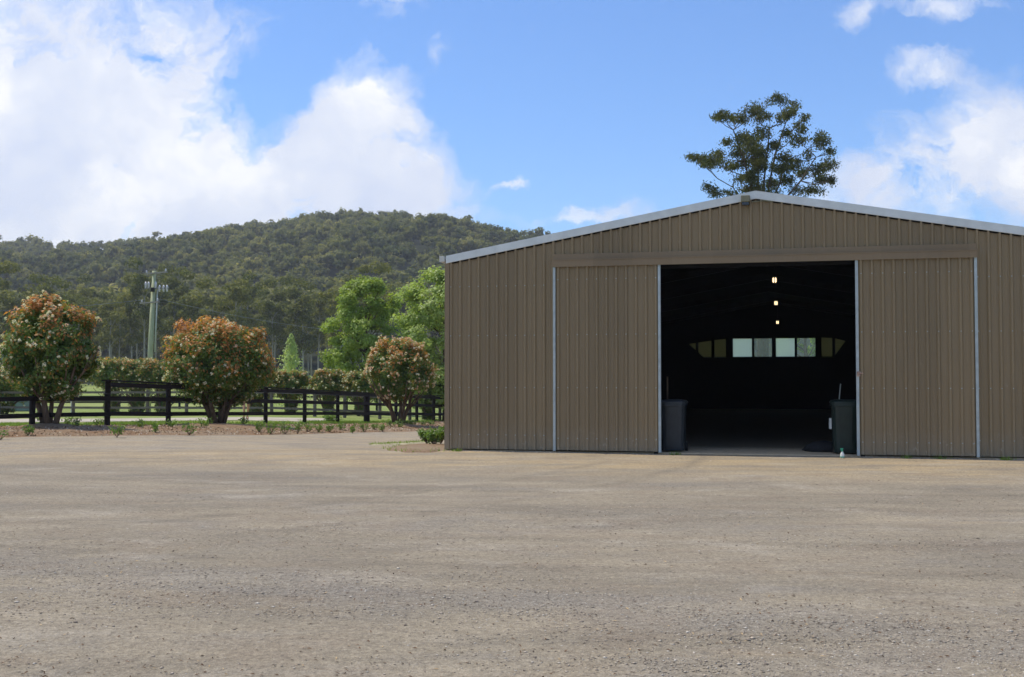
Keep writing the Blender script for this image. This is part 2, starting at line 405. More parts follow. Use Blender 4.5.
# ------------------------------------------------------------------ mesh building
class MB:
    def __init__(s): s.v = []; s.f = []; s.m = []
    def add(s, verts, faces, mi=0):
        b = len(s.v)
        s.v += [tuple(p) for p in verts]
        s.f += [tuple(b + i for i in f) for f in faces]
        s.m += [mi] * len(faces)
        return s
    def box(s, lo, hi, mi=0):
        x0, y0, z0 = lo; x1, y1, z1 = hi
        vs = [(x0,y0,z0),(x1,y0,z0),(x1,y1,z0),(x0,y1,z0),(x0,y0,z1),(x1,y0,z1),(x1,y1,z1),(x0,y1,z1)]
        return s.add(vs, [(0,3,2,1),(4,5,6,7),(0,1,5,4),(1,2,6,5),(2,3,7,6),(3,0,4,7)], mi)
    def beam(s, a, b, w, h, mi=0, jit=0.0):
        """rectangular bar from a to b, w sideways, h upwards"""
        a = Vector(a); b = Vector(b); d = (b - a).normalized()
        up = Vector((0, 0, 1)) if abs(d.z) < 0.9 else Vector((0, 1, 0))
        sx = d.cross(up).normalized(); uz = sx.cross(d).normalized()
        vs = []
        for p in (a, b):
            for i, j in ((-1,-1),(1,-1),(1,1),(-1,1)):
                vs.append(p + sx * (i * w / 2) + uz * (j * h / 2))
        return s.add(vs, [(0,1,2,3),(7,6,5,4),(0,4,5,1),(1,5,6,2),(2,6,7,3),(3,7,4,0)], mi)
    def tube(s, pts, radii, n=8, mi=0, cap=True):
        pts = [Vector(p) for p in pts]
        base = len(s.v); K = len(pts)
        if isinstance(radii, (int, float)): radii = [radii] * K
        ref = None
        for i, p in enumerate(pts):
            d = (pts[min(i + 1, K - 1)] - pts[max(i - 1, 0)]).normalized()
            if ref is None:
                ref = d.cross(Vector((0.31, 0.9, 0.17))).normalized()
            else:
                ref = (ref - d * ref.dot(d)).normalized()
            o = d.cross(ref)
            for k in range(n):
                a = 2 * math.pi * k / n
                s.v.append(tuple(p + (ref * math.cos(a) + o * math.sin(a)) * radii[i]))
        for i in range(K - 1):
            for k in range(n):
                a = base + i * n + k; b = base + i * n + (k + 1) % n
                s.f.append((a, b, b + n, a + n)); s.m.append(mi)
        if cap:
            s.f.append(tuple(base + k for k in range(n))[::-1]); s.m.append(mi)
            s.f.append(tuple(base + (K - 1) * n + k for k in range(n))); s.m.append(mi)
        return s
    def lathe(s, prof, n=20, c=(0, 0), mi=0, sx=1, sy=1):
        pts_b = len(s.v)
        for r, z in prof:
            for k in range(n):
                a = 2 * math.pi * k / n
                s.v.append((c[0] + sx * r * math.cos(a), c[1] + sy * r * math.sin(a), z))
        for i in range(len(prof) - 1):
            for k in range(n):
                a = pts_b + i * n + k; b = pts_b + i * n + (k + 1) % n
                s.f.append((a, b, b + n, a + n)); s.m.append(mi)
        s.f.append(tuple(pts_b + k for k in range(n))[::-1]); s.m.append(mi)
        s.f.append(tuple(pts_b + (len(prof) - 1) * n + k for k in range(n))); s.m.append(mi)
        return s
    def build(s, name, mats, parent=None, smooth=False, loc=None, bevel=0.0):
        me = bpy.data.meshes.new(name)
        me.from_pydata(s.v, [], s.f)
        if not isinstance(mats, (list, tuple)): mats = [mats]
        for m in mats: me.materials.append(m)
        me.polygons.foreach_set('material_index', s.m)
        if smooth: me.polygons.foreach_set('use_smooth', [True] * len(s.f))
        me.update()
        o = bpy.data.objects.new(name, me)
        COL.objects.link(o)
        if parent: o.parent = parent
        if loc is not None: o.location = loc
        if bevel:
            b = o.modifiers.new('bevel', 'BEVEL'); b.width = bevel; b.segments = 2; b.limit_method = 'ANGLE'
        return o

def np_mesh(name, verts, faces, mats, midx=None, tint=None, parent=None, smooth=False, loc=None):
    """fast mesh from arrays; faces (n,k)"""
    me = bpy.data.meshes.new(name)
    faces = np.asarray(faces, np.int32); k = faces.shape[1]; nf = len(faces)
    me.vertices.add(len(verts)); me.vertices.foreach_set('co', np.asarray(verts, np.float32).ravel())
    me.loops.add(nf * k); me.loops.foreach_set('vertex_index', faces.ravel())
    me.polygons.add(nf)
    me.polygons.foreach_set('loop_start', np.arange(0, nf * k, k, dtype=np.int32))
    me.polygons.foreach_set('loop_total', np.full(nf, k, np.int32))
    if not isinstance(mats, (list, tuple)): mats = [mats]
    for m in mats: me.materials.append(m)
    if midx is not None: me.polygons.foreach_set('material_index', np.asarray(midx, np.int32))
    if smooth: me.polygons.foreach_set('use_smooth', np.ones(nf, bool))
    if tint is not None:
        at = me.attributes.new('tint', 'FLOAT', 'FACE'); at.data.foreach_set('value', np.asarray(tint, np.float32))
    me.update(calc_edges=True); me.validate()
    o = bpy.data.objects.new(name, me)
    COL.objects.link(o)
    if parent: o.parent = parent
    if loc is not None: o.location = loc
    return o

def unit(v): return v / np.maximum(1e-9, np.linalg.norm(v, axis=1, keepdims=True))

def leaf_quads(pos, nrm, length, width, rng, droop=0.0):
    """diamond leaves: pos (n,3), facing nrm; returns verts, faces"""
    n = len(pos)
    nrm = unit(nrm)
    t = unit(np.cross(nrm, unit(rng.normal(size=(n, 3)))))
    if droop:
        t = unit(t + np.array([0, 0, -droop]))
        nrm = unit(nrm - t * np.sum(nrm * t, 1, keepdims=True))
    b = np.cross(nrm, t)
    L = (length * rng.uniform(0.7, 1.3, n))[:, None]; W = (width * rng.uniform(0.7, 1.3, n))[:, None]
    v0 = pos - t * L * 0.5
    v1 = pos + b * W * 0.5 - t * L * 0.08 + nrm * W * 0.15
    v2 = pos + t * L * 0.5 - nrm * L * 0.10
    v3 = pos - b * W * 0.5 - t * L * 0.08 + nrm * W * 0.15
    V = np.stack([v0, v1, v2, v3], 1).reshape(-1, 3)
    Fc = np.arange(n * 4, dtype=np.int32).reshape(-1, 4)
    return V, Fc

# ------------------------------------------------------------------ ground
def axis(vals):
    out = []
    for a, b, st in vals:
        n = max(1, int(round((b - a) / st)))
        out += [a + (b - a) * i / n for i in range(n)]
    out.append(vals[-1][1]); return out

def grid_sheet(name, mat, xs, ys, zf, yf=None):
    nx, ny = len(xs), len(ys)
    V = []
    for j, y in enumerate(ys):
        for x in xs:
            yy = y if yf is None else yf(x, y)
            V.append((x, yy, zf(x, yy)))
    Fc = [(j * nx + i, j * nx + i + 1, (j + 1) * nx + i + 1, (j + 1) * nx + i) for j in range(ny - 1) for i in range(nx - 1)]
    return np_mesh(name, V, Fc, mat, smooth=True)

xs = axis([(-3500, -400, 300), (-400, -80, 30), (-80, -30, 4), (-30, 12, 0.75), (12, 60, 3), (60, 400, 30), (400, 3500, 300)])
ys = axis([(-600, -60, 60), (-60, 20, 8), (20, 70, 0.75), (70, 120, 4), (120, 400, 20), (400, 4500, 400)])
g = grid_sheet('ground', M['paddock'], xs, ys, lambda x, y: ground_z(x, y) - 0.03)
tag(g, kind='structure')

# front edge of the mulch bed, as world points (px x, Y)
front_px = [(-420, 19.0), (-200, 23.5), (0, 27.6), (100, 28.8), (200, 31.0), (270, 33.6), (366, 39.5), (420, 43.5), (448, 48)]
FRONT = [((a - 512) / F * Y, Y) for a, Y in front_px]
def interp(pts, x):
    if x <= pts[0][0]: return pts[0][1]
    for (a, b), (c, d) in zip(pts, pts[1:]):
        if x <= c: return b + (d - b) * (x - a) / (c - a)
    return pts[-1][1]
FX = sorted([(-60, 16.0), *FRONT, (-2.6, 62.0)])
def front_y(X):
    return interp(FX, X) + 0.22 * mnoise.noise(Vector((X * 1.3, 0.3, 0))) + 0.1 * mnoise.noise(Vector((X * 5, 3.3, 0)))

ycoef = [0] ; 
ysn = axis([(-30, 2, 4), (2, 20, 0.35), (20, 34, 0.5)])
fr = [(y + 30) / 64 for y in ysn]
def yard_y(x, y):
    e = front_y(x)
    if x > 16: e = 62
    if e <= 34: return y if y < e - 6 else e - 6 + (y - (e - 6)) * 6 / max(0.01, (34 - (e - 6)))
    return y if y < 20 else 20 + (y - 20) * (e - 20) / 14.0
def yard_z(x, y):
    return ground_z(x, y) + 0.006 + 0.012 * mnoise.noise(Vector((x * 0.5, y * 1.1, 0.5))) + 0.006 * mnoise.noise(Vector((x * 1.9, y * 2.6, 1.5)))
yd = grid_sheet('gravel_yard', M['gravel'], axis([(-60, -20, 2), (-20, 14, 0.3), (14, 60, 2)]), ysn, yard_z, yard_y)
tag(yd, kind='structure')

# mulch bed between yard and fence
back_px = [(-420, 25.5), (-200, 29.0), (0, 33.8), (100, 34.6), (160, 36.6), (200, 38.8), (270, 42.5), (366, 50.0), (420, 56.0), (441, 62)]
BACK = [((a - 512) / F * Y, Y) for a, Y in back_px]
def resample(pts, n):
    L = [0]
    for a, b in zip(pts, pts[1:]): L.append(L[-1] + math.dist(a, b))
    out = []
    for i in range(n):
        s = L[-1] * i / (n - 1)
        for k in range(len(pts) - 1):
            if s <= L[k + 1] + 1e-9:
                f = (s - L[k]) / (L[k + 1] - L[k])
                out.append((pts[k][0] + (pts[k + 1][0] - pts[k][0]) * f, pts[k][1] + (pts[k + 1][1] - pts[k][1]) * f)); break
    return out
NB = 160
fa = resample([(x, y - 0.35) for x, y in FRONT], NB); ba = resample(BACK, NB)
V = []; Fc = []
nw = 14
def bed_z(x, y, w): return ground_z(x, y) + 0.012 + 0.07 * math.sin(math.pi * min(1, max(0, w))) + 0.02 * mnoise.noise(Vector((x * 2, y * 2, 0)))
for i in range(NB):
    for j in range(nw):
        w = j / (nw - 1)
        jit = (0.28 * mnoise.noise(Vector((fa[i][0] * 1.7, fa[i][1] * 1.7, w * 3)))) * (1 if j in (0, nw - 1) else 0.3)
        x = fa[i][0] * (1 - w) + ba[i][0] * w; y = fa[i][1] * (1 - w) + ba[i][1] * w + jit
        z = bed_z(x, y, w) if 0 < j < nw - 1 else ground_z(x, y) - 0.02
        V.append((x, y, z))
for i in range(NB - 1):
    for j in range(nw - 1):
        a = i * nw + j
        Fc.append((a, a + nw, a + nw + 1, a + 1))
tag(np_mesh('mulch_bed', V, Fc, M['mulch'], smooth=True), kind='structure')

# sandy track behind the fence
def strip(name, mat, pts, half, lift, seed):
    P = resample(pts, 90); V = []; Fc = []
    for i, (x, y) in enumerate(P):
        for j in range(7):
            w = (j / 6 - 0.5) * 2
            e = half * (1 + 0.18 * mnoise.noise(Vector((x * 0.4, seed, w))))
            yy = y + w * e
            V.append((x, yy, ground_z(x, yy) + lift - (0.03 if abs(w) > 0.99 else 0)))
    for i in range(len(P) - 1):
        for j in range(6):
            a = i * 7 + j; Fc.append((a, a + 7, a + 8, a + 1))
    return tag(np_mesh(name, V, Fc, mat, smooth=True), kind='structure')
strip('track', M['track'], [(-60, 41), (-30, 43), (-18, 44.5), (-13, 47.5), (-8.5, 54)], 3.4, 0.012, 3.0)

# grass and mulch patch at the shed corner
def blob_patch(name, mat, c, rx, ry, lift, mound, rz=0):
    n, k = 40, 6; V = [(c[0], c[1], ground_z(*c) + lift + mound)]; Fc = []
    for r in range(1, k + 1):
        for i in range(n):
            a = 2 * math.pi * i / n
            q = r / k * (1 + 0.25 * mnoise.noise(Vector((math.cos(a) * 2, math.sin(a) * 2, c[0]))))
            x, y = q * rx * math.cos(a), q * ry * math.sin(a)
            X = c[0] + x * math.cos(rz) - y * math.sin(rz); Y = c[1] + x * math.sin(rz) + y * math.cos(rz)
            V.append((X, Y, ground_z(X, Y) + lift + mound * (1 - (r / k) ** 2) - (0.03 if r == k else 0)))
    for i in range(n): Fc.append((0, 1 + i, 1 + (i + 1) % n))
    mb = MB(); mb.add(V, Fc)
    q = []
    for r in range(k - 1):
        for i in range(n):
            a = 1 + r * n + i; b = 1 + r * n + (i + 1) % n; q.append((a, a + n, b + n, b))
    mb.f += q; mb.m += [0] * len(q)
    return tag(mb.build(name, mat, smooth=True), kind='structure')
blob_patch('mulch_patch', M['mulch'], (-1.95, 25.0), 0.85, 1.5, 0.02, 0.05)
blob_patch('grass_verge', M['verge'], (-2.75, 28.6), 0.9, 1.5, 0.018, 0.01)
for (cx, cy, rx, ry) in ((-13.0, 31.6, 0.9, 0.9), (-9.0, 36.5, 2.0, 1.4), (-4.9, 47.3, 1.3, 1.6)):
    blob_patch('mulch_mound', M['mulch'], (cx, cy), rx, ry, 0.05, 0.13)

# ------------------------------------------------------------------ hill with forest
sky_px = [(-900, 310), (-500, 275), (-200, 255), (0, 253), (40, 256), (115, 256), (180, 249), (240, 240), (300, 232), (340, 229), (400, 228), (430, 231), (480, 242), (550, 258), (640, 276), (760, 300), (1000, 325), (1400, 345), (2200, 362)]
YR, YF = 900.0, 300.0
def ridge_z(u):
    px = 512 + F * u
    py = interp(sky_px, px)
    return (378 - py) / F * YR - 2
def hill_z(X, Y):
    u = X / Y
    zr = ridge_z(u)
    s = (Y - YF) / (YR - YF)
    if s <= 0: return ground_z(X, Y) - 0.05 if Y < YF - 10 else -0.5
    if s <= 1:
        z = zr * (0.78 * s + 0.22 * s * s * (3 - 2 * s))
        fold = mnoise.noise(Vector((X * 0.006, Y * 0.002, 2.2))) * 20 + mnoise.noise(Vector((X * 0.016, Y * 0.006, 5.2))) * 11
        z += fold * math.sin(math.pi * min(1, s)) ** 0.8 * min(1, zr / 60) * (1 - sstep(0.7, 1, s) * 0.8)
        return max(z, -0.5 + s * 2)
    return zr - (s - 1) * zr * 0.9
V = []; Fc = []
us = [-1.6 + 0.03 * i for i in range(111)]
yy = [290 + 15 * i for i in range(44)] + [950, 1010, 1100, 1300, 1700]
for Y in yy:
    for u in us: V.append((u * Y, Y, hill_z(u * Y, Y)))
nu = len(us)
for j in range(len(yy) - 1):
    for i in range(nu - 1):
        Fc.append((j * nu + i, j * nu + i + 1, (j + 1) * nu + i + 1, (j + 1) * nu + i))
tag(np_mesh('hills', V, Fc, M['hill'], smooth=True), kind='structure')

def ico(sub=1):
    bm = bmesh.new(); bmesh.ops.create_icosphere(bm, subdivisions=sub, radius=1)
    v = np.array([x.co[:] for x in bm.verts]); f = np.array([[q.index for q in p.verts] for p in bm.faces]); bm.free()
    return v, f
ICO1 = ico(1); ICO2 = ico(2)

def crown_template(rng, nclump, nleaf, leaf, spread=(1, 1, 0.75)):
    """crown of unit radius out of clumps of leaf-sprays; returns leaf quads and dark cores"""
    cs = unit(rng.normal(size=(nclump, 3))) * rng.uniform(0.25, 0.72, (nclump, 1)) * np.array(spread)
    rs = rng.uniform(0.26, 0.46, nclump)
    P = []; Nn = []
    for c, r in zip(cs, rs):
        d = unit(rng.normal(size=(nleaf, 3))); d[:, 2] = np.abs(d[:, 2]) * 0.9 - 0.15
        d = unit(d)
        P.append(c + d * r * rng.uniform(0.75, 1.12, (nleaf, 1)))
        Nn.append(d + rng.normal(size=(nleaf, 3)) * 0.35)
    P = np.concatenate(P); Nn = np.concatenate(Nn)
    V, Fq = leaf_quads(P, Nn, leaf, leaf * 0.8, rng)
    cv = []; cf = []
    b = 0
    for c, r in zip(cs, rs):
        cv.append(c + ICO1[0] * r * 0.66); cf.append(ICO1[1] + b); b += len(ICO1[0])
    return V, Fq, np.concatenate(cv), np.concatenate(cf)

def forest(name, spots, templates, label, hmat=M['forest']):
    """one object out of many crowns; spots: (x,y,z,radius,height factor,tint)"""
    VV = []; FF = []; T = []; MI = []; b = 0
    CV = []; CF = []; cb = 0; CT = []
    for (x, y, z, r, hz, tint) in spots:
        V, Fq, cv, cf = templates[R.integers(len(templates))]
        a = R.uniform(0, 6.28); ca, sa = math.cos(a), math.sin(a)
        Mx = np.array([[ca, -sa, 0], [sa, ca, 0], [0, 0, 1]]) * r
        Mx[2] *= hz
        VV.append(V @ Mx.T + (x, y, z)); FF.append(Fq + b); b += len(V)
        T.append(np.clip(tint + R.normal(0, 0.10, len(Fq)), 0, 1))
        c4 = np.concatenate([cf, cf[:, 2:3]], 1)
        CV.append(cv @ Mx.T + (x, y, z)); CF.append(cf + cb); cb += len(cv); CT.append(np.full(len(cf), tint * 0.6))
    V = np.concatenate(VV); Fq = np.concatenate(FF)
    # quads -> two triangles so leaves and cores share one mesh
    tri = np.concatenate([Fq[:, [0, 1, 2]], Fq[:, [0, 2, 3]]])
    T = np.concatenate(T); T = np.concatenate([T, T])
    CFa = np.concatenate(CF) + len(V)
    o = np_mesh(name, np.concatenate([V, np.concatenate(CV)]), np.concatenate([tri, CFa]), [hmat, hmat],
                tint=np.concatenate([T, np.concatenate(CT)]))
    return o

tmpl = [crown_template(np.random.default_rng(100 + i), 8, 22, 0.22) for i in range(6)]
spots = []
Y = 318.0
while Y < 925:
    step = 9.5 + (Y - 318) * 0.004
    X0, X1 = -0.56 * Y, 0.22 * Y
    X = X0
    while X < X1:
        x = X + random.uniform(-3.8, 3.8); y = Y + random.uniform(-4.5, 4.5)
        z = hill_z(x, y)
        r = random.choice([random.uniform(2.8, 4.6), random.uniform(4.2, 6.6), random.uniform(5.5, 8.4)])
        h = random.uniform(7.5, 15) + (6 if Y < 400 else 0)
        if Y > 870: h *= random.uniform(0.5, 1.15); r *= random.uniform(0.6, 1)
        t = 0.42 + 0.30 * mnoise.noise(Vector((x * 0.012, y * 0.01, 0))) + random.gauss(0, 0.17)
        spots.append((x, y, z + h, r, random.uniform(0.75, 1.15), min(0.98, max(0.02, t))))
        X += step
    Y += step * (0.95 if Y < 840 else 0.6)
for _ in range(3800):
    y = random.uniform(330, 930) if _ % 2 else random.uniform(760, 930); x = random.uniform(-0.56, 0.2) * y
    t = 0.36 + random.gauss(0, 0.15)
    spots.append((x, y, hill_z(x, y) + random.uniform(2.0, 5.5), random.uniform(3.5, 5.5), 1.0, min(0.98, max(0.02, t))))
fo = forest('forest', spots, tmpl, None)
tag(fo, 'dense olive green gum forest covering the whole hillside behind the paddock', 'forest', kind='stuff')

# bare white snags standing out of the forest on the hill
def snag(px, pyb, pyt, Y, bend):
    b = pw(px, pyb, Y); t = pw(px + bend, pyt, Y)
    mb = MB()
    mid = b.lerp(t, 0.5) + Vector((0.3, 0, 0))
    mb.tube([b - Vector((0, 0, 8)) - b, (b - b), mid - b, t - b], [0.5, 0.42, 0.34, 0.12], 7)
    mb.tube([mid - b, mid - b + Vector((1.6 * (1 if bend >= 0 else -1), 0, 2.2))], [0.16, 0.07], 5)
    e = empty('dead_tree', b)
    mb.build('trunk', M['bark_pale'], e, smooth=True)
    return e
for (px, b_, t_, Yd, be, lab) in ((306, 247, 229, 700, 0, 'bare white dead tree trunk near the top of the wooded hill'),
                                  (272, 272, 262, 560, 0, 'short white dead trunk halfway up the hill, left of a forked one'),
                                  (288, 273, 262, 560, 2, 'forked white dead trunk halfway up the hill, right of a short straight one'),
                                  (395, 275, 263, 560, -2, 'white dead trunk on the hill just above the green spring trees')):
    tag(snag(px, b_, t_, Yd, be), lab, 'dead tree', 'white dead trunks on the hill')

# ------------------------------------------------------------------ trees at the foot of the hill
def crown_mesh(name, V, Fq, mats, midx, parent): return np_mesh(name, V, Fq, mats, midx, parent=parent)

def edge_gum(seed, H):
    rng = np.random.default_rng(seed); rr = random.Random(seed)
    e = empty('gum_tree', (0, 0, 0))
    mb = MB()
    lean = rr.uniform(-0.6, 0.6)
    top = Vector((lean * 2, 0, H * 0.78))
    mb.tube([(0, 0, -1), (lean * 0.4, 0, H * 0.3), (lean, 0.2, H * 0.55), top], [0.26, 0.20, 0.14, 0.05], 7)
    P = []; Nn = []
    for k in range(rr.randint(15, 19)):
        zz = rr.uniform(0.47, 1.0) * H
        w = 0.21 * H * (1.0 - 0.45 * abs(zz / H - 0.72) / 0.3)
        a = rr.uniform(0, 6.28); q = rr.uniform(0.05, 1) * w
        c = np.array([lean * zz / H * 2 + math.cos(a) * q, math.sin(a) * q, zz])
        s0 = Vector((lean * zz / H * 1.6, 0, max(H * 0.3, zz - 3.2)))
        if zz < H * 0.95: mb.tube([s0, Vector(c)], [0.045, 0.02], 5, cap=False)
        r = rr.uniform(1.1, 2.1)
        n = 120
        d = unit(rng.normal(size=(n, 3)))
        P.append(c + d * np.array([r, r, r * 0.62]) * rng.uniform(0.55, 1.05, (n, 1)))
        Nn.append(d * 0.8 + np.array([0, 0, 0.4]) + rng.normal(size=(n, 3)) * 0.4)
    mb.build('trunk', M['bark_edge'], e, smooth=True)
    P = np.concatenate(P); Nn = np.concatenate(Nn)
    V, Fq = leaf_quads(P, Nn, 0.62, 0.42, rng)
    tv = np.clip(rr.uniform(0.15, 0.48) + rng.normal(0, 0.12, len(Fq)), 0, 1)
    np_mesh('crown', V, Fq, M['forest'], tint=tv, parent=e)
    return e
protos = [edge_gum(40 + i, 19 + i * 1.1) for i in range(6)]
used = [False] * 6
k = 0
EDGE_G = 'tall gums at the foot of the hill'
for row, (Yr_, n) in enumerate(((235, 22), (262, 26), (290, 30))):
    for i in range(n):
        px = -60 + 440 * (i + 0.5 + random.uniform(-0.35, 0.35)) / n
        Y = Yr_ + random.uniform(-9, 9)
        X = (px - 512) / F * Y
        j = k % 6; k += 1
        o = protos[j] if not used[j] else copy_tree(protos[j])
        used[j] = True
        o.location = (X, Y, ground_z(X, Y) - 0.1)
        o.rotation_euler = (0, 0, random.uniform(0, 6.28))
        s = random.uniform(0.78, 1.08); o.scale = (s, s, s * random.uniform(0.95, 1.08))
        tag(o, 'tall slender gum tree with pale trunk in the dark woodland edge below the hill', 'tree', EDGE_G)

# ------------------------------------------------------------------ lilly pilly shrubs
def shrub(name, loc, cz, rx, rz, seed, nleaf, leaf, stems=4, bronze=0.4, nflower=160, fsize=0.05, trunk_h=0.9, olive=0.28, flat=False, pink=0.2, stem_r=0.085):
    """round shrub: cz height of crown centre over the base, rx/rz half sizes"""
    rng = np.random.default_rng(seed); rr = random.Random(seed)
    e = empty(name, loc)
    mb = MB()
    for k in range(stems):
        a = 2 * math.pi * (k + rr.uniform(-0.2, 0.2)) / stems
        r0 = rr.uniform(0.05, 0.17)
        q = rr.uniform(0.28, 0.62) * rx
        p0 = Vector((math.cos(a) * r0, math.sin(a) * r0, -0.08))
        p1 = Vector((math.cos(a) * (r0 + q * 0.25), math.sin(a) * (r0 + q * 0.25), trunk_h * 0.5))
        p2 = Vector((math.cos(a) * q * 0.75, math.sin(a) * q * 0.75, trunk_h))
        p3 = Vector((math.cos(a) * q * 1.3, math.sin(a) * q * 1.3, cz))
        sr = stem_r * rr.uniform(0.7, 1.2)
        mb.tube([p0, p1, p2, p3], [sr * 1.35, sr, sr * 0.75, sr * 0.3], 8)
        for b in range(3):
            aa = a + rr.uniform(-1, 1); s0 = p1.lerp(p2, rr.uniform(0.2, 1))
            mb.tube([s0, s0 + Vector((math.cos(aa) * rx * 0.4, math.sin(aa) * rx * 0.4, 0.45 * rz)), s0 + Vector((math.cos(aa) * rx * 0.62, math.sin(aa) * rx * 0.62, 0.8 * rz))], [sr * 0.45, sr * 0.3, 0.012], 6)
    mb.build('trunk', M['bark_brown'], e, smooth=True)
    ncl = 150
    d = unit(rng.normal(size=(ncl, 3)))
    # flatten the underside a little and make the outline uneven
    shell = rng.uniform(0.68, 0.90, (ncl, 1)); shell[:25] *= 0.5
    shell[25:31] *= 1.10
    shell = shell * (1 + 0.20 * np.array([[mnoise.noise(Vector((q[0] * 1.7 + seed * 3.1, q[1] * 1.7, q[2] * 1.7)))] for q in d]))
    if flat: d[:, 2] = np.clip(d[:, 2] * 1.3, -0.8, 0.72)
    C = d * shell * np.array([rx, rx, rz]) + np.array([0, 0, cz])
    low = C[:, 2] < cz - rz * 0.45
    C[low, :2] *= 0.82
    cr = rng.uniform(0.13, 0.25, ncl) * rx
    w = rng.integers(0, ncl, nleaf)
    dd = unit(rng.normal(size=(nleaf, 3)))
    rr_ = rng.uniform(0.35, 1.05, (nleaf, 1))
    P = C[w] + dd * cr[w][:, None] * rr_
    ctr = np.array([0, 0, cz])
    out = unit((P - ctr) / np.array([rx, rx, rz]))
    Nn = out * 0.7 + dd * 0.6 + np.array([0, 0, 0.35]) + rng.normal(size=(nleaf, 3)) * 0.45
    V, Fq = leaf_quads(P, Nn, leaf, leaf * 0.5, rng)
    rel = (P[:, 2] - cz) / rz
    rad_ = np.linalg.norm((P - ctr) / np.array([rx, rx, rz]), axis=1)
    clb = rng.uniform(0, 1, ncl)[w]
    pb = np.clip((rad_ - 0.66) * 3.0, 0, 1) * np.clip(0.36 + 0.85 * rel, 0.04, 1) * bronze * 2.2 * (0.35 + 1.1 * clb)
    rnd = rng.uniform(size=nleaf)
    mi = np.zeros(nleaf, int)
    mi[rnd < pb + olive * np.clip((rad_ - 0.6) * 2, 0, 1)] = 2
    mi[rnd < pb] = 1
    if flat:                                    # leafy skirt round the stems
        m = nleaf // 4
        a = rng.uniform(0, 6.28, m); q = rx * 0.30 * np.sqrt(rng.uniform(0.3, 1, m)) * (1 + 0.2 * np.sin(a * 3 + seed))
        P2 = np.stack([np.cos(a) * q, np.sin(a) * q, rng.uniform(0.05, cz, m)], 1)
        V2, F2 = leaf_quads(P2, np.stack([np.cos(a), np.sin(a), np.full(m, 0.3)], 1) + rng.normal(size=(m, 3)) * 0.5, leaf, leaf * 0.5, rng)
        Fq = np.concatenate([Fq, F2 + len(V)]); V = np.concatenate([V, V2]); mi = np.concatenate([mi, np.where(rng.uniform(size=m) < 0.45, 2, 0)])
    crown_mesh('crown', V, Fq, [M['lp_green'], M['lp_bronze'], M['lp_olive']], mi, e)
    if nflower:
        idx = np.where(rad_ > 0.86)[0]
        idx = rng.choice(idx, min(nflower, len(idx)), replace=False)
        c = P[idx] + out[idx] * leaf * 0.5
        pet = 12
        cc = np.repeat(c, pet, 0); fs = np.repeat(rng.uniform(0.45, 1.45, len(idx)), pet)[:, None]
        dirs = unit(rng.normal(size=(len(cc), 3)) + np.repeat(out[idx], pet, 0) * 0.8)
        PP = cc + dirs * fsize * fs * 0.7
        V, Fq = leaf_quads(PP, dirs + rng.normal(size=dirs.shape) * 0.3, fsize * 0.95, fsize * 0.8, rng)
        mf = (np.repeat(rng.uniform(size=len(idx)), pet) < pink).astype(int)
        b = np_mesh('blossoms', V, Fq, [M['flower'], M['flower_pink']], mf, parent=e)
        b['kind'] = 'stuff'
    return e

def gz(px, Y):
    X = (px - 512) / F * Y
    return (X, Y, ground_z(X, Y) + 0.06)

G1 = 'flowering shrubs in the mulch bed in front of the fence'
Y1 = 31.6; l = gz(50, Y1); c = pw(50, 348, Y1)
s1 = shrub('flowering_shrub', l, c.z - l[2], 1.40, 1.52, 1, 30000, 0.115, 4, 0.42, 260, 0.055, 1.05)
tag(s1, 'round shrub with cream flowers and bronze top at the left edge, trunk splitting low', 'shrub', G1)
Y2 = 38.2; l = gz(219, Y2); c = pw(221, 361.5, Y2)
s2 = shrub('flowering_shrub', l, c.z - l[2], 1.98, 1.52, 2, 36000, 0.12, 7, 0.60, 260, 0.058, 0.9, stem_r=0.065)
tag(s2, 'widest orange-topped flowering shrub with many dark stems, middle of the three by the fence', 'shrub', G1)
Y3 = 48.0; l = gz(399, Y3); c = pw(401, 371, Y3)
s3 = shrub('flowering_shrub', l, c.z - l[2], 1.5, 1.45, 3, 26000, 0.115, 5, 0.38, 460, 0.060, 0.9, pink=0.6)
tag(s3, 'round shrub dotted with pinkish cream flowers in front of the bright green tree', 'shrub', G1)

G2 = 'trimmed flowering shrubs behind the fences'
rows = [(4, 64, 383, 2.0, 1.2, 'dark trimmed shrub behind the fence at the far left edge'),
        (112, 66, 372, 1.55, 1.02, 'flat-topped shrub beyond the fence just left of the utility pole'),
        (138, 66, 372, 1.5, 0.98, 'flat-topped shrub directly in front of the utility pole foot'),
        (164, 66, 373, 1.5, 0.95, 'pale-flowered trimmed shrub between the utility pole and the orange shrub'),
        (256, 65, 383, 1.4, 1.0, 'dim trimmed shrub behind the fence, half hidden by the orange shrub'),
        (291, 66, 383, 1.5, 0.95, 'cream-topped trimmed shrub below the small pale green tree'),
        (328, 66, 382, 1.45, 0.95, 'orange-topped trimmed shrub just left of the large green trees'),
        (360, 66, 383, 1.45, 0.85, 'greenish trimmed shrub under the left green tree'),
        (428, 62, 385, 1.3, 1.1, 'yellowish shrub behind the fence beside the shed corner')]
for i, (px, Y, cy, rx, rz, lab) in enumerate(rows):
    l = gz(px, Y); c = pw(px, cy, Y)
    s = shrub('trimmed_shrub', (l[0], l[1], l[2] - 0.05), c.z - l[2], rx * (0.93 if i < 5 else 0.76), rz, 20 + i, 10000, 0.14, 3, 0.13, 110, 0.070, 0.7, 0.62, flat=True, pink=0.25, stem_r=0.06)
    tag(s, lab, 'shrub', G2)

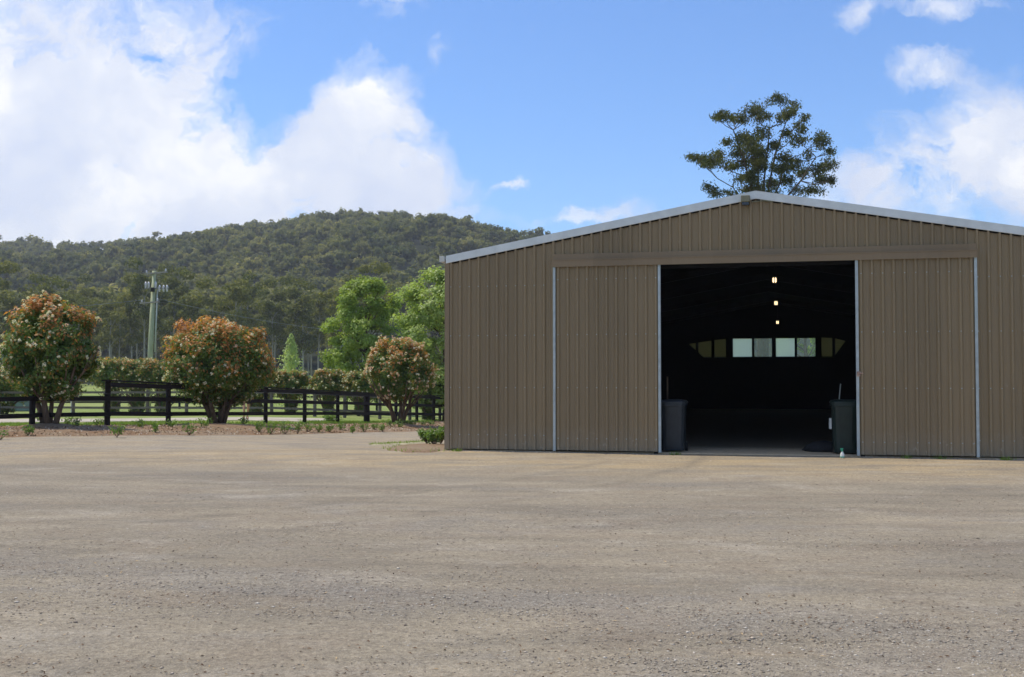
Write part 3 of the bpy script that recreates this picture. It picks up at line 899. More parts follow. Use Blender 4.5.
# low leafy clump shrubs at shed corner
def leafy(name, loc, w, h, n, leaf, mat, seed, nst=9):
    rng = np.random.default_rng(seed)
    e = empty(name, loc)
    mb = MB(); P = []; Nn = []
    for k in range(nst):
        a = rng.uniform(0, 6.28); q = w * 0.5 * math.sqrt(rng.uniform(0.02, 1))
        tip = np.array([math.cos(a) * q, math.sin(a) * q, h * rng.uniform(0.55, 0.95) * (1 - 0.25 * q / (w * 0.5))])
        mb.tube([(0, 0, -0.02), tuple(tip * np.array([0.6, 0.6, 0.5])), tuple(tip)], [0.008, 0.006, 0.003], 4, cap=False)
        m = max(4, n // nst)
        f = rng.uniform(0.25, 1.05, (m, 1)) ** 0.7
        P.append(tip * f + rng.normal(size=(m, 3)) * w * 0.09)
        Nn.append(np.array([0, 0, 0.6]) + rng.normal(size=(m, 3)) * 0.7)
    mb.build('stems', M['bark_brown'], e)
    P = np.concatenate(P); P[:, 2] = np.maximum(P[:, 2], 0.02)
    V, Fq = leaf_quads(P, np.concatenate(Nn), leaf, leaf * 0.5, rng)
    np_mesh('foliage', V, Fq, mat, parent=e)
    return e
for i, (px, Y, w, h, lab) in enumerate(((427, 26.4, 0.38, 0.42, 'small dark green shrub in the mulch left of two others by the shed corner'),
                                        (434, 25.7, 0.40, 0.44, 'small dark green shrub in the middle of three at the shed corner'),
                                        (441, 26.3, 0.40, 0.46, 'small dark green shrub closest to the shed corner'))):
    l = gz(px, Y)
    tag(leafy('corner_shrub', (l[0], l[1], l[2] - 0.02), w, h, 520, 0.07, M['seedling'], 60 + i, 16), lab, 'shrub', 'small shrubs at the shed corner')

# young plants along the mulch bed
seed_px = [(2, 430), (29, 428), (67, 424), (78, 425), (100, 424), (118, 429), (140, 425), (156, 427), (171, 425), (190, 429), (204, 426),
           (244, 422), (260, 428), (271, 429), (286, 429), (298, 429), (308, 428), (319, 428), (330, 428), (341, 427), (353, 429), (365, 428),
           (376, 427), (383, 428), (392, 426), (400, 426), (408, 425), (414, 425), (424, 424), (432, 424)]
def ground_hit(px, py):
    Y = 30.0
    for _ in range(30):
        X = (px - 512) / F * Y
        Y = (EYE - ground_z(X, Y) - 0.05) * F / (py - 378)
        Y = min(max(Y, 20), 60)
    return (px - 512) / F * Y, Y
ordn = ['first', 'second', 'third', 'fourth', 'fifth', 'sixth', 'seventh', 'eighth', 'ninth', 'tenth', 'eleventh', 'twelfth', 'thirteenth', 'fourteenth', 'fifteenth']
near_txt = {0: 'at the left edge of the picture', 1: 'just left of the leftmost shrub trunk', 2: 'right of the leftmost shrub trunk', 3: 'second right of the leftmost shrub trunk',
            4: 'just left of the tall corner fence post', 5: 'just right of the tall corner fence post', 6: 'midway between the two left fence posts', 7: 'between the left fence posts, nearer the right one',
            8: 'at the foot of the second fence post', 9: 'left of the stems of the orange shrub', 10: 'against the left stems of the orange shrub', 11: 'below the walking person'}
for i, (px, py) in enumerate(seed_px):
    X, Y = ground_hit(px, py)
    dY = 3.0 if py >= 427 else 2.0
    X *= (Y - dY) / Y; Y -= dY
    sc_ = random.uniform(0.95, 1.45)
    o = leafy('seedling', (X, Y, ground_z(X, Y) + 0.03), 0.34 * sc_, 0.30 * sc_, 110, 0.075, M['seedling'], 200 + i, 7)
    if i in near_txt: lab = 'small green seedling in the mulch ' + near_txt[i]
    else:
        kk = len(seed_px) - 1 - i
        lab = ('small green seedling in the mulch row, ' + (ordn[kk] if kk < 15 else ['sixteenth', 'seventeenth', 'eighteenth', 'nineteenth'][kk - 15]) + ' counting from the shed corner')
    tag(o, lab, 'seedling', 'seedlings planted along the mulch bed')
for px, py, w, h, lab in ((52, 424, 0.6, 0.6, 'taller pale green plant against the right trunk of the leftmost shrub'), (217, 423, 0.55, 0.6, 'green plant growing at the foot of the orange shrub stems'), (331, 421, 0.9, 0.42, 'wide low green plant at the foot of a fence post')):
    X, Y = ground_hit(px, py)
    tag(leafy('low_plant', (X, Y - (0.4 if px < 300 else 0), ground_z(X, Y) + 0.03), w, h, 420, 0.09, M['seedling'], int(px), 14), lab, 'plant')

# ------------------------------------------------------------------ broad-leaved trees
def broad_tree(name, loc, H, rx, ry, cz0, seed, nleaf, leaf, mat, upright=0.0, ncl=110, low_gap=0.0):
    rng = np.random.default_rng(seed); rr = random.Random(seed)
    e = empty(name, loc)
    mb = MB()
    top = Vector((0, 0, H * 0.93))
    mb.tube([(0, 0, -0.1), (0.05, 0, H * 0.25), (-0.05, 0.05, H * 0.55), top], [0.17, 0.14, 0.09, 0.02], 9)
    P = []; Nn = []
    cs = []
    for k in range(ncl):
        zt = rr.uniform(0, 1)
        zc = cz0 + (H - cz0) * zt
        prof = (0.55 + 0.45 * sstep(0, 0.35, zt)) * math.sqrt(max(0.02, 1 - max(0, (zt - 0.45) / 0.57) ** 2))
        a = rr.uniform(0, 6.28); q = math.sqrt(rr.uniform(0.04, 1)) * prof
        c = np.array([math.cos(a) * q * rx, math.sin(a) * q * ry, zc])
        cs.append(c)
        if k % 4 == 0:
            s0 = Vector((0, 0, max(H * 0.18, zc - 0.55 * rx - upright)))
            m = s0.lerp(Vector(c), 0.5) + Vector((0, 0, -0.15))
            mb.tube([s0, m, Vector(c)], [0.055, 0.035, 0.01], 5, cap=False)
    cs = np.array(cs)
    cr = rng.uniform(0.22, 0.46, ncl) * rx * 0.5
    w = rng.integers(0, ncl, nleaf)
    d = unit(rng.normal(size=(nleaf, 3)))
    P = cs[w] + d * cr[w][:, None] * rng.uniform(0.3, 1.05, (nleaf, 1)) * np.array([1, 1, 0.8])
    o = P - np.array([0, 0, (H + cz0) / 2])
    Nn = unit(o) * 0.5 + d * 0.5 + np.array([0, 0, 0.5]) + rng.normal(size=(nleaf, 3)) * 0.45
    mb.build('trunk', M['bark_brown'], e, smooth=True)
    V, Fq = leaf_quads(P, Nn, leaf, leaf * 0.75, rng)
    np_mesh('crown', V, Fq, mat, parent=e)
    return e
l = gz(366, 74); t = pw(366, 282, 74)
tag(broad_tree('spring_tree', l, t.z - l[2], 2.85, 2.5, 1.0, 5, 32000, 0.17, M['maple'], ncl=180), 'broad loose yellow green spring tree, left of the brighter one behind the fence', 'tree', 'spring green trees by the shed')
l = gz(445, 62); t = pw(445, 272, 62)
tag(broad_tree('spring_tree', l, t.z - l[2], 2.95, 2.5, 0.8, 6, 36000, 0.16, M['maple2'], ncl=190), 'dense bright green spring tree partly hidden by the left shed corner', 'tree', 'spring green trees by the shed')

def spire_tree(loc, H, rx, seed):
    rng = np.random.default_rng(seed); e = empty('young_tree', loc)
    MB().tube([(0, 0, -0.1), (0, 0, H * 0.95)], [0.07, 0.01], 6).build('trunk', M['bark_brown'], e)
    n = 3000
    z = rng.uniform(0.05, 1, n); a = rng.uniform(0, 6.28, n)
    q = rx * (1.03 - z) ** 0.9 * rng.uniform(0.2, 1.05, n) * (1 + 0.30 * np.sin(a * 3 + z * 26) + 0.22 * np.sin(a * 5 - z * 47) + rng.normal(0, 0.10, n))
    P = np.stack([np.cos(a) * q, np.sin(a) * q, z * H], 1)
    Nn = np.stack([np.cos(a), np.sin(a), np.full(n, 0.4)], 1) + rng.normal(size=(n, 3)) * 0.5
    V, Fq = leaf_quads(P, Nn, 0.16, 0.09, rng)
    np_mesh('crown', V, Fq, M['conifer'], parent=e); return e
l = gz(291, 78); t = pw(291, 334, 78)
tag(spire_tree(l, t.z - l[2], 1.65, 9), 'small pointed pale green young tree behind the cream-topped shrub', 'tree')

# tall gum rising behind the shed roof
def tall_gum():
    Y = 70.0; base = Vector(((762 - 512) / F * Y, Y, 0))
    rr = random.Random(5); rng = np.random.default_rng(5)
    e = empty('tall_gum_tree', base)
    Z = lambda zx, zy: (670 + zx / 5.2056, 80 + zy / 5.2056)
    cl = [(290,178,52,30),(440,150,58,34),(378,195,32,34),(560,100,66,24),(625,170,50,34),(645,130,30,18),(505,185,34,22),(700,195,22,18),(676,232,26,26),(250,200,26,16),(330,205,24,34),
          (400,300,78,42),(490,275,52,34),(352,370,50,40),(440,365,62,44),(610,272,36,28),(664,312,46,30),(540,330,42,34),(790,312,56,46),(832,372,30,24),(822,440,46,42),(770,470,34,36),
          (110,398,46,20),(235,418,86,40),(240,382,34,22),(320,452,38,28),(352,515,26,24),(590,398,52,30),(640,440,62,34),(560,462,60,36),(700,478,42,32),
          (238,585,46,22),(312,585,26,16),(530,540,52,34),(430,500,46,40),(470,440,54,36),(740,575,62,26),(805,520,48,30),(722,395,28,24),(605,520,42,34),(664,572,34,22),(420,560,60,26),(850,520,20,20),
          (300,330,20,40),(450,420,70,50),(400,500,40,30),(450,560,60,30),(420,340,50,40),(150,415,30,14),(200,560,30,16),(690,260,22,18),(180,430,20,16),(575,200,22,30),(460,200,26,30),(500,590,80,26),(380,430,30,40)]
    mb = MB(); P = []; Nn = []
    trunk_top = pw(*Z(470, 330), Y) - base
    fork = Vector((0.05, 0, 9.5))
    mb.tube([(0, 0, -0.2), (0.1, 0, 5), tuple(fork)], [0.42, 0.34, 0.27], 10)
    limbs = []
    for (zx, zy) in ((430, 330), (520, 250), (610, 200), (330, 260), (760, 400), (330, 560), (600, 420)):
        t = pw(*Z(zx, zy), Y + rr.uniform(-1.6, 1.6)) - base
        m = fork.lerp(t, 0.45) + Vector((-(t.x - fork.x) * 0.14, rr.uniform(-.3, .3), 0.2))
        pts = [fork, fork.lerp(m, 0.5) + Vector((rr.uniform(-.15, .15), 0, 0)), m, m.lerp(t, 0.5) + Vector((rr.uniform(-.2, .2), 0, 0)), t]
        mb.tube(pts, [0.11, 0.085, 0.065, 0.05, 0.03], 7, cap=False)
        limbs += pts[1:] + [m.lerp(t, 0.25), m.lerp(t, 0.75)]
    for (zx, zy, rx, rz) in cl:
        px, py = Z(zx, zy)
        far = math.hypot(zx - 480, (zy - 380))
        yo = rr.uniform(-1, 1) * (2.6 - far / 260)
        c = pw(px, py, Y + yo) - base
        # branch to the nearest limb point lower down
        best = min(limbs, key=lambda q: (q - c).length + (3 if q.z > c.z - 0.3 else 0))
        m = best.lerp(c, 0.5) + Vector((rr.uniform(-.15, .15), rr.uniform(-.15, .15), -0.18 * (best - c).length * 0.5))
        mb.tube([best, m, c], [0.03, 0.022, 0.01], 5, cap=False)
        for q in range(5):
            mb.tube([m.lerp(c, rr.uniform(0.2, 0.8)), c + Vector((rr.uniform(-1, 1) * rx, rr.uniform(-1, 1) * rx, rr.uniform(-.6, 1) * rz)) * (Y / F / 5.2)], [0.016, 0.006], 4, cap=False)
        wx = rx * Y / F / 5.2056; wz = rz * Y / F / 5.2056
        n = int(520 * (wx * wz) / 0.25)
        n = max(190, min(n, 1900))
        # several small tufts inside each cluster so that sky shows between
        nt = max(7, int(22 * wx * wz / 0.3)); tc_ = unit(rng.normal(size=(nt, 3))) * rng.uniform(0.3, 0.95, (nt, 1)) * np.array([wx, wx * 0.9, wz])
        tc_[:, 2] += np.abs(tc_[:, 0]) * -0.15
        w = rng.integers(0, nt, n)
        d = rng.normal(size=(n, 3)) * np.array([0.17, 0.17, 0.13])
        P.append(np.array(c) + tc_[w] + d)
        Nn.append(rng.normal(size=(n, 3)) + np.array([0, 0, 0.35]))
    mb.build('trunk', M['bark_gum'], e, smooth=True)
    P = np.concatenate(P); Nn = np.concatenate(Nn)
    V, Fq = leaf_quads(P, Nn, 0.18, 0.068, rng, droop=0.8)
    np_mesh('crown', V, Fq, M['gum_leaf'], parent=e)
    return e
tag(tall_gum(), 'tall open-crowned gum tree rising above the shed roof ridge', 'tree')

# trees seen through the rear windows of the shed
for i, (x, y) in enumerate(((17.2, 66), (20.5, 71))):
    e = broad_tree('garden_tree', (x, y, 0), 6.5, 2.2, 2.2, 1.0, 70 + i, 5000, 0.2, M['maple'], ncl=50)
    tag(e, ['green tree glimpsed through the rear shed windows, left one', 'green tree glimpsed through the rear shed windows, right one'][i], 'tree')

# ------------------------------------------------------------------ fences
def fence(name, posts, mat, heights, H, pw_, label, cap=False, thick=(), rail_h=0.13, rail_w=0.05, group=None, tops=None, label_thick='thick square strainer post'):
    """posts: world (x,y); rails at the given heights"""
    o0 = Vector((posts[0][0], posts[0][1], ground_z(*posts[0])))
    e = empty(name, o0)
    zs = [ground_z(x, y) for x, y in posts]
    hs = [H * random.uniform(0.985, 1.015) for _ in posts]
    for i, (x, y) in enumerate(posts):
        w = pw_ * (1.75 if i in thick else 1)
        mb = MB()
        rzt = random.uniform(-0.1, 0.1); lx, ly = random.uniform(-.012, .012), random.uniform(-.012, .012)
        hh = hs[i] * (1.03 if i in thick else 1)
        n = 10
        mb.tube([Vector((x, y, zs[i] - 0.25)) - o0, Vector((x + lx, y + ly, zs[i] + hh)) - o0], [w / 2, w / 2 * 0.96], n)
        p = mb.build('post', mat, e, bevel=0.008)
        if i in thick: p['label'] = label_thick
    dirv = None
    for h in heights:
        for i in range(len(posts) - 1):
            a = Vector((*posts[i], zs[i] + h)) - o0; b = Vector((*posts[i + 1], zs[i + 1] + h)) - o0
            a.z += random.uniform(-.012, .012); b.z += random.uniform(-.012, .012)
            d = (b - a).normalized(); side = Vector((d.y, -d.x, 0)).normalized()
            if side.y > 0: side = -side
            off = side * (pw_ / 2 + rail_w / 2 - 0.01 + 0.004 * (i % 2))
            mb = MB(); mb.beam(a + off - d * 0.05, b + off + d * 0.05, rail_w, rail_h)
            mb.build('rail', mat, e)
    if cap:
        for i in range(len(posts) - 1):
            a = Vector((*posts[i], zs[i] + hs[i] + 0.022)) - o0; b = Vector((*posts[i + 1], zs[i + 1] + hs[i + 1] + 0.022)) - o0
            d = (b - a).normalized(); side = Vector((d.y, -d.x, 0)).normalized()
            if side.y > 0: side = -side
            mb = MB(); mb.beam(a - d * (0.18 if i == 0 else -0.004) + side * 0.03, b + side * 0.03, 0.20, 0.04)
            mb.build('cap_rail', mat, e)
    if label: tag(e, label, 'fence', group)
    return e

def fp(lst): return [((a - 512) / F * Y, Y) for a, Y in lst]
fence('rail_fence', fp([(-150, 27.0), (-70, 28.9), (33, 31.4), (108, 33.0)]), M['black_wood'], (0.40, 0.86), 1.0, 0.17,
      'black two-rail fence running off to the left of the tall corner post', rail_h=0.12)
fence('rail_fence', fp([(108, 33.4), (169, 36.2), (221, 39.8), (266, 43.3), (305, 46.6), (338, 49.5), (367, 52.3), (396, 55.2), (417, 57.6), (434, 59.8), (452, 62.4)]),
      M['black_wood'], (0.40, 0.86, 1.27), 1.36, 0.17, 'black three-rail post fence with flat cap, running from the flowering shrubs to the shed', cap=True, thick=(6,), rail_h=0.13,
      label_thick='thicker black post left of the rightmost shrub')
fence('rear_fence', fp([(-60, 63.5), (0, 63.2), (74, 62.6), (148, 61.6), (187, 61), (228, 60.4), (272, 59.6), (315, 59.2), (345, 60), (380, 61), (410, 62), (440, 63.5)]),
      M['grey_wood'], (0.35, 0.75, 1.18), 1.3, 0.19, 'weathered grey-brown timber fence beyond the sandy track, behind the black fence', rail_h=0.12)
fence('paddock_fence', fp([(-40, 92), (40, 92), (120, 91), (180, 90), (235, 89), (290, 88), (347, 86), (377, 86), (404, 86), (440, 87)]),
      M['black_wood'], (0.5, 0.95), 1.15, 0.18, 'low dark fence far out across the green paddock', rail_h=0.13)

# green-grey trough and white gate stakes at far left
tr = pw(20, 402, 75)
e = empty('water_trough', (tr.x, 75, ground_z(tr.x, 75)))
b = MB()
b.box((-0.9, -0.4, 0), (0.9, 0.4, 0.75)); b.build('tank', M['trough'], e, bevel=0.06)
MB().box((-0.96, -0.46, 0.755), (0.96, 0.46, 0.80)).build('rim', M['grey_wood'], e)
tag(e, 'low grey green trough standing behind the fences at the far left', 'trough')
for i, (px, lab) in enumerate(((11, 'thin white stake standing left of the grey green trough'), (42, 'thin white stake between the trunks of the leftmost shrub'), (72, 'thin white stake just right of the leftmost shrub trunk'))):
    X, Y = (px - 512) / F * 70, 70
    o = MB().tube([(0, 0, -0.1), (0, 0, 1.25)], 0.045, 8).build('white_stake', M['white_paint'], loc=(X, Y, ground_z(X, Y)))
    tag(o, lab, 'stake', 'white stakes in the paddock')

# ------------------------------------------------------------------ utility pole and wires
PY = 72.0
b0 = (pw(148, 380, PY).x, PY, ground_z(pw(148, 380, PY).x, PY))
e = empty('utility_pole', b0)
B = Vector(b0)
top = pw(154.2, 271, PY) - B
MB().tube([(0, 0, -0.3), tuple(top * 0.5), tuple(top)], [0.19, 0.17, 0.125], 14).build('pole', M['pole'], e, smooth=True)
def on_pole(py): 
    zt = pw(152, py, PY).z - B.z
    return top * (zt / top.z)
arm = on_pole(273)
def xarm(c, hw, yaw, w=0.09, off=-0.19, sh=0.0):
    d = Vector((math.cos(yaw), math.sin(yaw), 0))
    c2 = c + Vector((0, off, 0)) + d * sh
    mb = MB(); mb.beam(c2 - d * hw, c2 + d * hw, 0.10, w)
    mb.build('crossarm', M['arm'], e); return c2, d
c1, d1 = xarm(on_pole(273.5), 1.10, rad(-35), sh=0.3)
c2, d2 = xarm(on_pole(288.5), 0.80, rad(-12), 0.10, sh=0.28)
c3, d3 = xarm(on_pole(302.5), 1.15, rad(-42), 0.09, sh=-0.25)
for k in (-0.75, -0.55, -0.05, 0.22, 0.5, 0.74):
    p = c2 + d2 * k + Vector((0, 0, 0.05))
    MB().lathe([(0.03, 0), (0.075, 0.03), (0.05, 0.10), (0.08, 0.14), (0.06, 0.22), (0.085, 0.26), (0.04, 0.42)], 10).build('insulator', M['porcelain'], e, smooth=True, loc=p + (Vector((0, 0, -0.28)) if k > 0 else Vector((0,0,-0.05))))
for c_, d_ in ((c1, d1), (c3, d3)):
    for k in (-0.95, 0.95):
        MB().lathe([(0.03, 0), (0.06, 0.03), (0.04, 0.09), (0.05, 0.13), (0.02, 0.17)], 8).build('insulator', M['porcelain'], e, smooth=True, loc=c_ + d_ * k + Vector((0, 0, 0.05)))
mb = MB(); a_ = on_pole(290) + Vector((0.27, -0.02, 0)); bb_ = on_pole(352) + Vector((0.29, -0.02, 0))
mb.tube([a_, bb_], 0.045, 8); mb.build('conduit', M['conduit'], e, smooth=True)
MB().box((-0.1, -0.1, -0.13), (0.1, 0.1, 0.13)).build('fuse_box', M['steel_dark'], e, loc=on_pole(290) + Vector((0.05, -0.27, 0)))
tag(e, 'pale green weathered power pole with crossarms and white insulators, leaning slightly right', 'power pole')
def wire(a, b, sag, label):
    n = 24; pts = []
    for i in range(n + 1):
        t = i / n; p = a.lerp(b, t); p.z -= sag * 4 * t * (1 - t); pts.append(p - a)
    o = MB().tube(pts, 0.016, 5).build('power_line', M['wire'], loc=a)
    tag(o, label, 'wire', 'wires on the power pole')
far_r = pw(352, 327, 96); 
W1 = B + c1 + Vector((0, 0, 0.2)); W3 = B + c3 + Vector((0, 0, 0.2))
wire(W3 + d3 * 0.95, pw(430, 334, 104), 0.7, 'lower power line running right from the pole towards the green trees')
wire(W3 - d3 * 0.95, pw(-160, 312, 60), 0.3, 'lower power line running left from the pole out of the picture')

# ------------------------------------------------------------------ the shed
shed = empty('machinery_shed', (SA[0], SA[1], 0), -TH)
tag(shed, 'large brown ribbed steel shed with open sliding doors and pale metal roof edge', 'shed')
DW0, DO0, DO1, DW1 = 2.345, 4.585, 8.400, 10.645
RP = 0.2032
def roofz(t): return EAVE + (APEX - EAVE) * (1 - abs(t - WID / 2) / (WID / 2))

def rib_profile(t0, t1, phase=0.1):
    """(t, out) across a ribbed sheet: 28 mm ribs every 203 mm, with two shallow pan swages"""
    pts = [(t0, 0.0)]
    k = math.floor((t0 - phase) / RP) - 1
    while True:
        c = phase + k * RP; k += 1
        if c - 0.03 > t1: break
        for dt, o in ((-0.044, 0), (-0.016, 0.044), (0.016, 0.044), (0.044, 0), (0.076, 0.0), (0.082, 0.004), (0.092, 0.004), (0.098, 0), (0.118, 0), (0.124, 0.004), (0.134, 0.004), (0.140, 0)):
            t = c + dt
            if t0 < t < t1: pts.append((t, o))
    # make sure the apex kink gets a vertex
    if t0 < WID / 2 < t1: pts.append((WID / 2, 0.0 if True else 0))
    pts.append((t1, 0.0))
    pts = sorted(set(pts))
    return pts

def ribbed(mb, t0, t1, zb, zt, y0, phase=0.1, sgn=-1, mi=0, axis='x', rows=()):
    pr = rib_profile(t0, t1, phase)
    V = []
    for t, o in pr:
        for z in (zb(t), zt(t)):
            if axis == 'x': V.append((t, y0 + sgn * o, z))
            else: V.append((y0 + sgn * o, t, z))
    Fc = [(2 * i, 2 * i + 2, 2 * i + 3, 2 * i + 1) for i in range(len(pr) - 1)]
    mb.add(V, Fc, mi)
    for h in rows:                                    # screw heads on the ribs
        k = math.ceil((t0 - phase) / RP)
        while phase + k * RP < t1:
            c = phase + k * RP; k += 1
            z = h
            if zb(c) + 0.05 < z < zt(c) - 0.05 and c - t0 > 0.02:
                yb = y0 + sgn * 0.044
                n = 6; base = []
                for rr2, dd in ((0.012, 0), (0.009, 0.007)):
                    for q in range(n):
                        a = 6.283 * q / n
                        p = (c + rr2 * math.cos(a), yb + sgn * dd, z + rr2 * math.sin(a))
                        base.append(p if axis == 'x' else (p[1], p[0], p[2]))
                mb.add(base, [(q, (q + 1) % n, n + (q + 1) % n, n + q) for q in range(n)] + [tuple(range(n, 2 * n))], 1)

WB = 0.045
rows = (0.35, 1.35, 2.45, 3.5)
mb = MB()
ribbed(mb, 0.05, DO0 - 0.12, lambda t: WB, lambda t: roofz(t) + 0.02, 0, rows=rows)
ribbed(mb, DO0 - 0.12, DO1 + 0.12, lambda t: 3.90, lambda t: roofz(t) + 0.02, 0)
ribbed(mb, DO1 + 0.12, WID - 0.05, lambda t: WB, lambda t: roofz(t) + 0.02, 0, rows=rows)
fw = mb.build('front_wall', [M['clad'], M['galv_stile']], shed)
# near-black sheet added behind the front sheet to darken the interior
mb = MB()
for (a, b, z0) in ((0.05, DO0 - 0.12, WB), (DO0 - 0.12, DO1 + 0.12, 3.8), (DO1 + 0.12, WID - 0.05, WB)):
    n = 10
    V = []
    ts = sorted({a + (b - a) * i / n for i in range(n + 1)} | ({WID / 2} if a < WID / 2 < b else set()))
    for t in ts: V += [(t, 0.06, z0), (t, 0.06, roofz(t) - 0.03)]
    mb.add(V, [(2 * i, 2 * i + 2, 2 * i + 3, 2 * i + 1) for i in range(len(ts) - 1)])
mb.build('wall_shade_sheet', M['shade_black'], shed)
# jambs at the opening
for t in (DO0 - 0.12, DO1 + 0.12):
    MB().box((t - 0.04, 0.002, 0.0), (t + 0.04, 0.10, 3.80)).build('door_jamb', M['steel_dark'], shed)
# side walls, back wall with window holes
for name, x, sg in (('side_wall', 0.0, -1), ('side_wall', WID, 1)):
    mb = MB(); ribbed(mb, 0.05, LEN, lambda t: WB, lambda t: EAVE + 0.02, x, sgn=sg, axis='y')
    mb.build(name, [M['clad'], M['galv_stile']], shed)
    MB().box((x + (0.05 if sg < 0 else -0.06), 0.07, WB), (x + (0.06 if sg < 0 else -0.05), LEN - 0.05, EAVE)).build('wall_shade_sheet', M['shade_black'], shed)  # added near-black sheet so the side walls stay dark inside
# corner flashings
for x in (0.0, WID):
    sg = -1 if x == 0 else 1
    mb = MB()
    mb.box((min(x + sg * 0.036, x - sg * 0.07), -0.045, 0.03), (max(x + sg * 0.036, x - sg * 0.07), -0.037, EAVE + 0.02))
    mb.box((min(x + sg * 0.032, x + sg * 0.036), -0.041, 0.03), (max(x + sg * 0.032, x + sg * 0.036), 0.09, EAVE + 0.02))
    mb.build('corner_flashing', M['trim'], shed)

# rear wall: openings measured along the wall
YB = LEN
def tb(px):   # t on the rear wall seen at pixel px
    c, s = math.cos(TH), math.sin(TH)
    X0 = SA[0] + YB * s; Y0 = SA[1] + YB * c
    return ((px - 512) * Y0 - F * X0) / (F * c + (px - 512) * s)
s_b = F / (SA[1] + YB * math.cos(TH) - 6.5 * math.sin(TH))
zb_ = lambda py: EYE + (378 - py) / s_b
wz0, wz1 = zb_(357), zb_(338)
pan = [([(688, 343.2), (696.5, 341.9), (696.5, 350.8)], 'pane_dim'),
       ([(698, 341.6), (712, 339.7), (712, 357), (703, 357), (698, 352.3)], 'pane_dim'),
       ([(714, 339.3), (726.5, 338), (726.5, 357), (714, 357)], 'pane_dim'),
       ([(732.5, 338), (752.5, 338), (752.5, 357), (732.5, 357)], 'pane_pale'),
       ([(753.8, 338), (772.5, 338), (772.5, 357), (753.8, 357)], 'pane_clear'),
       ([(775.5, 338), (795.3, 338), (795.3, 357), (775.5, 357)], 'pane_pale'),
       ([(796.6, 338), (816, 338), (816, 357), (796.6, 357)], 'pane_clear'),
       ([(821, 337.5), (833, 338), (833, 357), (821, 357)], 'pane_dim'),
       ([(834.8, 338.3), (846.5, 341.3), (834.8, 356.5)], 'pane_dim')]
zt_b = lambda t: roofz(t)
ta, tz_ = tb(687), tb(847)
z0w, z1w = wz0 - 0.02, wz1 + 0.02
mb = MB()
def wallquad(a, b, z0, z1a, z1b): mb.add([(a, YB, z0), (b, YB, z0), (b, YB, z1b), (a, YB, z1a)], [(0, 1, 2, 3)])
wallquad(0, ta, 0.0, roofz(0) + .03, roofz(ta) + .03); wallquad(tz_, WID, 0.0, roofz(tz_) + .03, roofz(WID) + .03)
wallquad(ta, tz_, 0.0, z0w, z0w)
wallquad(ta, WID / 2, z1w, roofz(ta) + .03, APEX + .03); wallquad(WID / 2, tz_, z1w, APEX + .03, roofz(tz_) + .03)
mb.build('back_wall', M['shade_black'], shed)
# panes fill the band; dark solid fillers where no pane is seen
for poly, mt in pan:
    w = empty('window', (0, 0, 0)); 
    w.parent = shed
    pts = [(tb(px), YB, zb_(py)) for px, py in poly]
    m_ = MB(); m_.add(pts, [tuple(range(len(pts)))]); m_.build('pane', M[mt], w)
    fr_ = MB()
    for i in range(len(pts)):
        fr_.beam(Vector(pts[i]) + Vector((0, 0.0, 0)), Vector(pts[(i + 1) % len(pts)]), 0.05, 0.035)
    fr_.build('window_frame', M['shade_black'], w)
# solid surround inside the band: build polygons between panes
def quad(pts): MB().add([(tb(p), YB + 0.002, zb_(q)) for p, q in pts], [tuple(range(len(pts)))]).build('window_surround', M['shade_black'], shed)
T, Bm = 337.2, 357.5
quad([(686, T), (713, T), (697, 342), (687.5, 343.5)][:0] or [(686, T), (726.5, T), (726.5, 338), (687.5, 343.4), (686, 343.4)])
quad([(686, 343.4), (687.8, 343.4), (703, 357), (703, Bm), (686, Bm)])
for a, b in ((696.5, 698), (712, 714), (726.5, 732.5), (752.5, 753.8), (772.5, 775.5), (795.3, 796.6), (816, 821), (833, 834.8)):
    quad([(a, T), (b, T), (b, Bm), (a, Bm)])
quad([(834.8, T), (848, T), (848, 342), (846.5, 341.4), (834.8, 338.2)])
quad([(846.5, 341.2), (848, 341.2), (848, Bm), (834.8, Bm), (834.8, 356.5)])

# roof sheets: thin slabs with ribs running down the slope
ang = math.atan2(APEX - EAVE, WID / 2)
for sg in (-1, 1):
    mb = MB(); n = int((LEN + 0.1) / 0.4)
    y0 = -0.03
    def P(u, y, up):   # u from ridge (0) to eave (1.01)
        x = WID / 2 + sg * u * WID / 2; z = APEX - u * (APEX - EAVE)
        return (x, y, z + up + 0.07)
    V = []; prof = []
    y = y0
    while y < LEN + 0.05:
        prof += [(y, 0), (y + 0.34, 0), (y + 0.36, 0.03), (y + 0.385, 0.03)]; y += 0.405
    for yv, up in prof: V += [P(0, yv, up), P(1.012, yv, up)]
    mb.add(V, [(2 * i, 2 * i + 2, 2 * i + 3, 2 * i + 1) for i in range(len(prof) - 1)])
    mb.build('roof', M['roof'], shed)
    mb = MB(); mb.add([P(0, 0.06, -0.055), P(0, LEN - 0.01, -0.055), P(1.0, LEN - 0.01, -0.055), P(1.0, 0.06, -0.055)], [(0, 1, 2, 3)])
    mb.build('roof_shade_sheet', M['shade_black'], shed)  # near-black sheet added to keep the roof space dark
